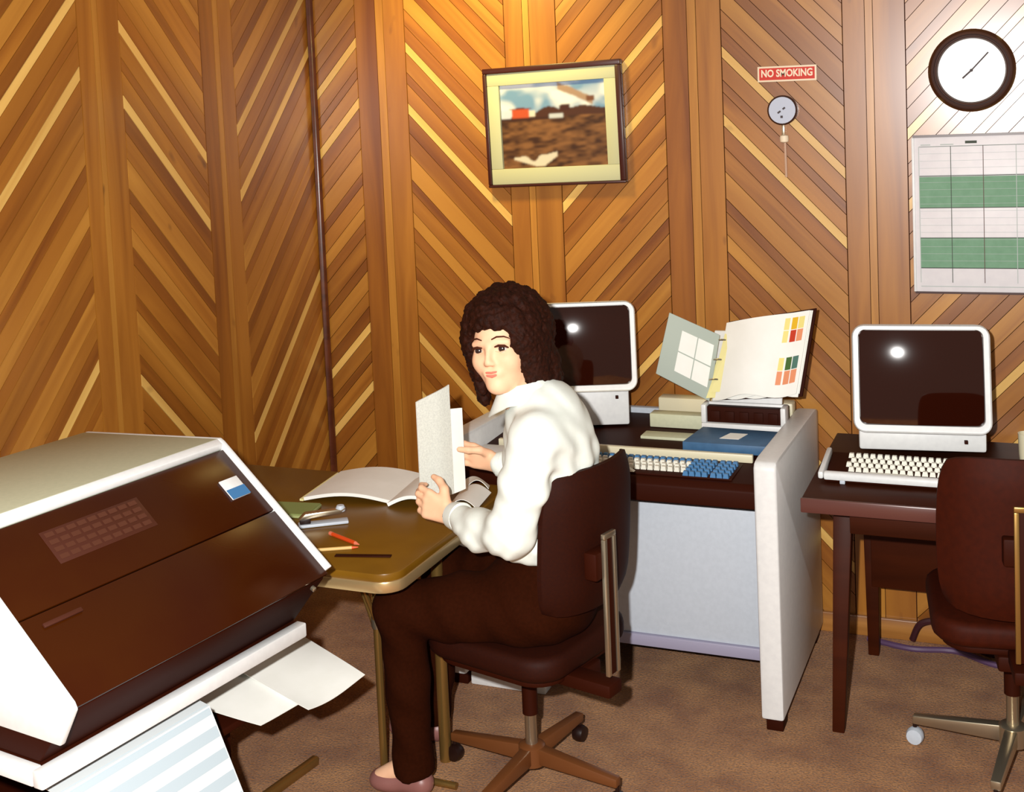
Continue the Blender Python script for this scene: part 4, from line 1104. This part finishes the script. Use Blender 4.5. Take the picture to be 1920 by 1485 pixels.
for i in range(16):                                                 # wisps framing the cheeks
    sg_ = 1 if i % 2 else -1; u_ = .03-.15*(i//2)/8
    Hv.ell(hp_(.036-.02*(i//2)/8+rs.uniform(-.006, .006), (.070+rs.uniform(-.004, .006))*sg_, u_), (.017, .014, .020), HA, .008)
Hv.warp(lambda X, Y, Z: .0040*np.sin(X*230+Y*90+3*np.sin(Z*60))*np.sin(Y*210-Z*80+2*np.sin(X*50))*np.sin(Z*220+X*60+2*np.sin(Y*70))
        + .0022*np.sin(X*420-Z*150)*np.sin(Y*390+X*120)*np.sin(Z*440+Y*100))
link('hair', Hv.mesh('hair', PO), M_hair, person)

# blouse
Bl = Vol((-1.46, 2.58, .62), (-.92, 3.22, 1.14), .0050)
ta = np.array([[-.96, -.28, 0], [.28, -.96, 0], [0, 0, 1.0]])       # front, left, up
Bl.ell(chest+A3(.006, 0, .02), (.112, .150, .165), ta, .05)
Bl.ell(waist+A3(.005, 0, .05), (.112, .145, .15), ta, .06)
Bl.ell(waist+A3(-.005, .0, -.015), (.128, .160, .075), ta, .05)
Bl.cap(shL+A3(.01, 0, -.012), shR+A3(.02, 0, -.012), .064, .064, .05)
Bl.cap(neck0+A3(.012, 0, -.02), chest, .075, .10, .06)
Bl.chain([shL, (shL+elL)/2+A3(.010, -.008, 0), elL+A3(.008, -.002, -.004), (elL+wrL)/2+A3(.0, -.004, -.018), wrL+(elL-wrL)*.10], [.060, .058, .055, .047, .035], .03)
Bl.chain([shR, (shR+elR)/2, elR, (elR+wrR)/2, wrR+(elR-wrR)*.10], [.066, .064, .058, .048, .035], .035)
Bl.cut((0, 0, -1), (0, 0, .682))
Bl.cap(neck0+A3(-.02, -.005, .0), neck0+A3(-.06, -.01, .12), .052, .056, .008, sub=True)
Bl.warp(lambda X, Y, Z: .0020*np.sin((X*.9+Z*.35)*85+3*np.sin(Z*14+Y*9))*np.clip((1.06-Z)/.15, 0, 1)+.0016*np.sin(Z*105+X*58+2.5*np.sin(Y*25+X*13))
        + .0022*np.sin((X-.5*Z)*120+2*np.sin(Z*30))*np.clip((.80-Z)/.06, 0, 1)
        + .0032*np.sin(Y*90+Z*16+2*np.sin(Z*11))*np.clip((X+1.13)/.05, 0, 1)*np.clip((1.03-Z)/.06, 0, 1))
bl = link('blouse', Bl.mesh('blouse', PO), M_blouse, person)
for wr, el in ((wrL, elL), (wrR, elR)):
    d = (el-wr)/np.linalg.norm(el-wr)
    MB(PO).lathe([(.029, .0), (.035, .002), (.038, .02), (.039, .040), (.034, .044)], wr+d*.006, d, 24).build('cuff', M_blouse, bl, smooth=True)
# collar: stand-and-fall with two points
cc = neck0+A3(-.018, -.006, .018); fr = ta[0]; cb = -fr; cs_ = np.cross([0, 0, 1.0], cb)
def collar(u, v):
    a = (u-.5)*2*2.85
    dirv = cb*cos(a)+cs_*sin(a)
    front = (1-cos(a))/2
    pt = .030*max(0, abs(u-.5)*2-.70)/.30
    r_ = .054+.004*sin(4*a)+(.0 if v < .4 else (v-.4)*.055)
    z = (.036-.028*front)+(.020*v/.4 if v < .4 else .020-(v-.4)/.6*(.044+pt))
    return tuple(cc+dirv*r_+fr*front*.012+A3(0, 0, z))
vs, fs = sheet(collar, 48, 8, .004)
MB(PO).add(vs, fs).build('collar', M_blouse, bl, smooth=True)
# trousers
Tr = Vol((-1.70, 2.66, .03), (-.98, 3.22, .74), .0065)
Tr.ell(hip+A3(.0, 0, .0), (.155, .185, .115), ta, .04)
Tr.cap(hip+A3(.02, 0, .0), waist+A3(.0, 0, -.06), .115, .100, .05)
Tr.chain([hL, (hL+kL)/2, kL, (kL+aL)/2, aL+A3(0, 0, -.035)], [.098, .084, .068, .053, .055], .04)
Tr.chain([hR, (hR+kR)/2, kR, (kR+aR)/2, aR+A3(0, 0, -.035)], [.098, .084, .068, .053, .055], .04)
Tr.cut((0, 0, -1), (0, 0, .058)); Tr.cut((0, 0, 1), (0, 0, .700))
def sitflat(X, Y, Z): return np.maximum(0, (.462-Z))*np.clip((X+1.37)/.06, 0, 1)*1.6
Tr.warp(sitflat)
Tr.warp(lambda X, Y, Z: .0025*np.sin(X*55+Z*48+2*np.sin(Y*20)))
link('trousers', Tr.mesh('trousers', PO), M_trouser, person)
for a_, ang in ((aL, 0.0), (aR, -.08)):
    S_ = Vol(a_+A3(-.17, -.09, -.10), a_+A3(.08, .09, .02), .005)
    S_.cap(a_+A3(.02, 0, -.055), a_+A3(-.10, .02*ang, -.062), .034, .026, .02); S_.ell(a_+A3(-.085, 0, -.066), (.050, .036, .024), None, .02)
    S_.cut((0, 0, -1), (0, 0, .002))
    link('shoe', S_.mesh('shoe', PO), mat('rosy_brown_shoe', rgb(134, 88, 82), .4, .4), person)
# wrist watch
d = (elL-wrL)/np.linalg.norm(elL-wrL)
wt = MB(PO).lathe([(.0245, -.008), (.0262, -.008), (.0262, .006), (.0245, .006)], wrL-d*.012, d, 24).build('watch_strap', M_black, person, smooth=True)

# ------------------------------------------------------------------ listing held in the hands
ho_ = A3(-1.50, 2.97, .80)
hl = empty('held_listing', tuple(ho_)); tag(hl, 'upright folded printout listing held in the woman\'s hands', 'paper')
def leaf(pts, z0, z1, lean, th, name, m):
    P = [A3(*p, 0) for p in pts]
    def fn(u, v):
        x = u*(len(P)-1); i = min(int(x), len(P)-2); t_ = x-i
        a, b, c, d_ = P[max(i-1, 0)], P[i], P[i+1], P[min(i+2, len(P)-1)]
        q = .5*((2*b)+(c-a)*t_+(2*a-5*b+4*c-d_)*t_**2+(3*b-a-3*c+d_)*t_**3)
        return (q[0]+lean[0]*v, q[1]+lean[1]*v, z0[0]*(1-u)+z0[1]*u+(z1[0]*(1-u)+z1[1]*u-(z0[0]*(1-u)+z0[1]*u))*v)
    vs, fs = sheet(fn, 14, 6, th)
    return MB(ho_).add(vs, fs).build(name, m, hl, smooth=True)
leaf([(-1.530, 2.922), (-1.513, 2.955), (-1.494, 2.990), (-1.480, 3.026)], (.775, .760), (1.040, 1.068), (.0, .0), .004, 'front_leaf', M_paperg)
leaf([(-1.505, 3.005), (-1.488, 3.026), (-1.472, 3.046), (-1.460, 3.062)], (.752, .765), (1.000, .995), (.0, .0), .004, 'rear_leaf', M_paper)
leaf([(-1.527, 2.938), (-1.508, 2.976), (-1.490, 3.018)], (.790, .775), (1.030, 1.050), (.0, .0), .003, 'inner_leaf', M_paper)
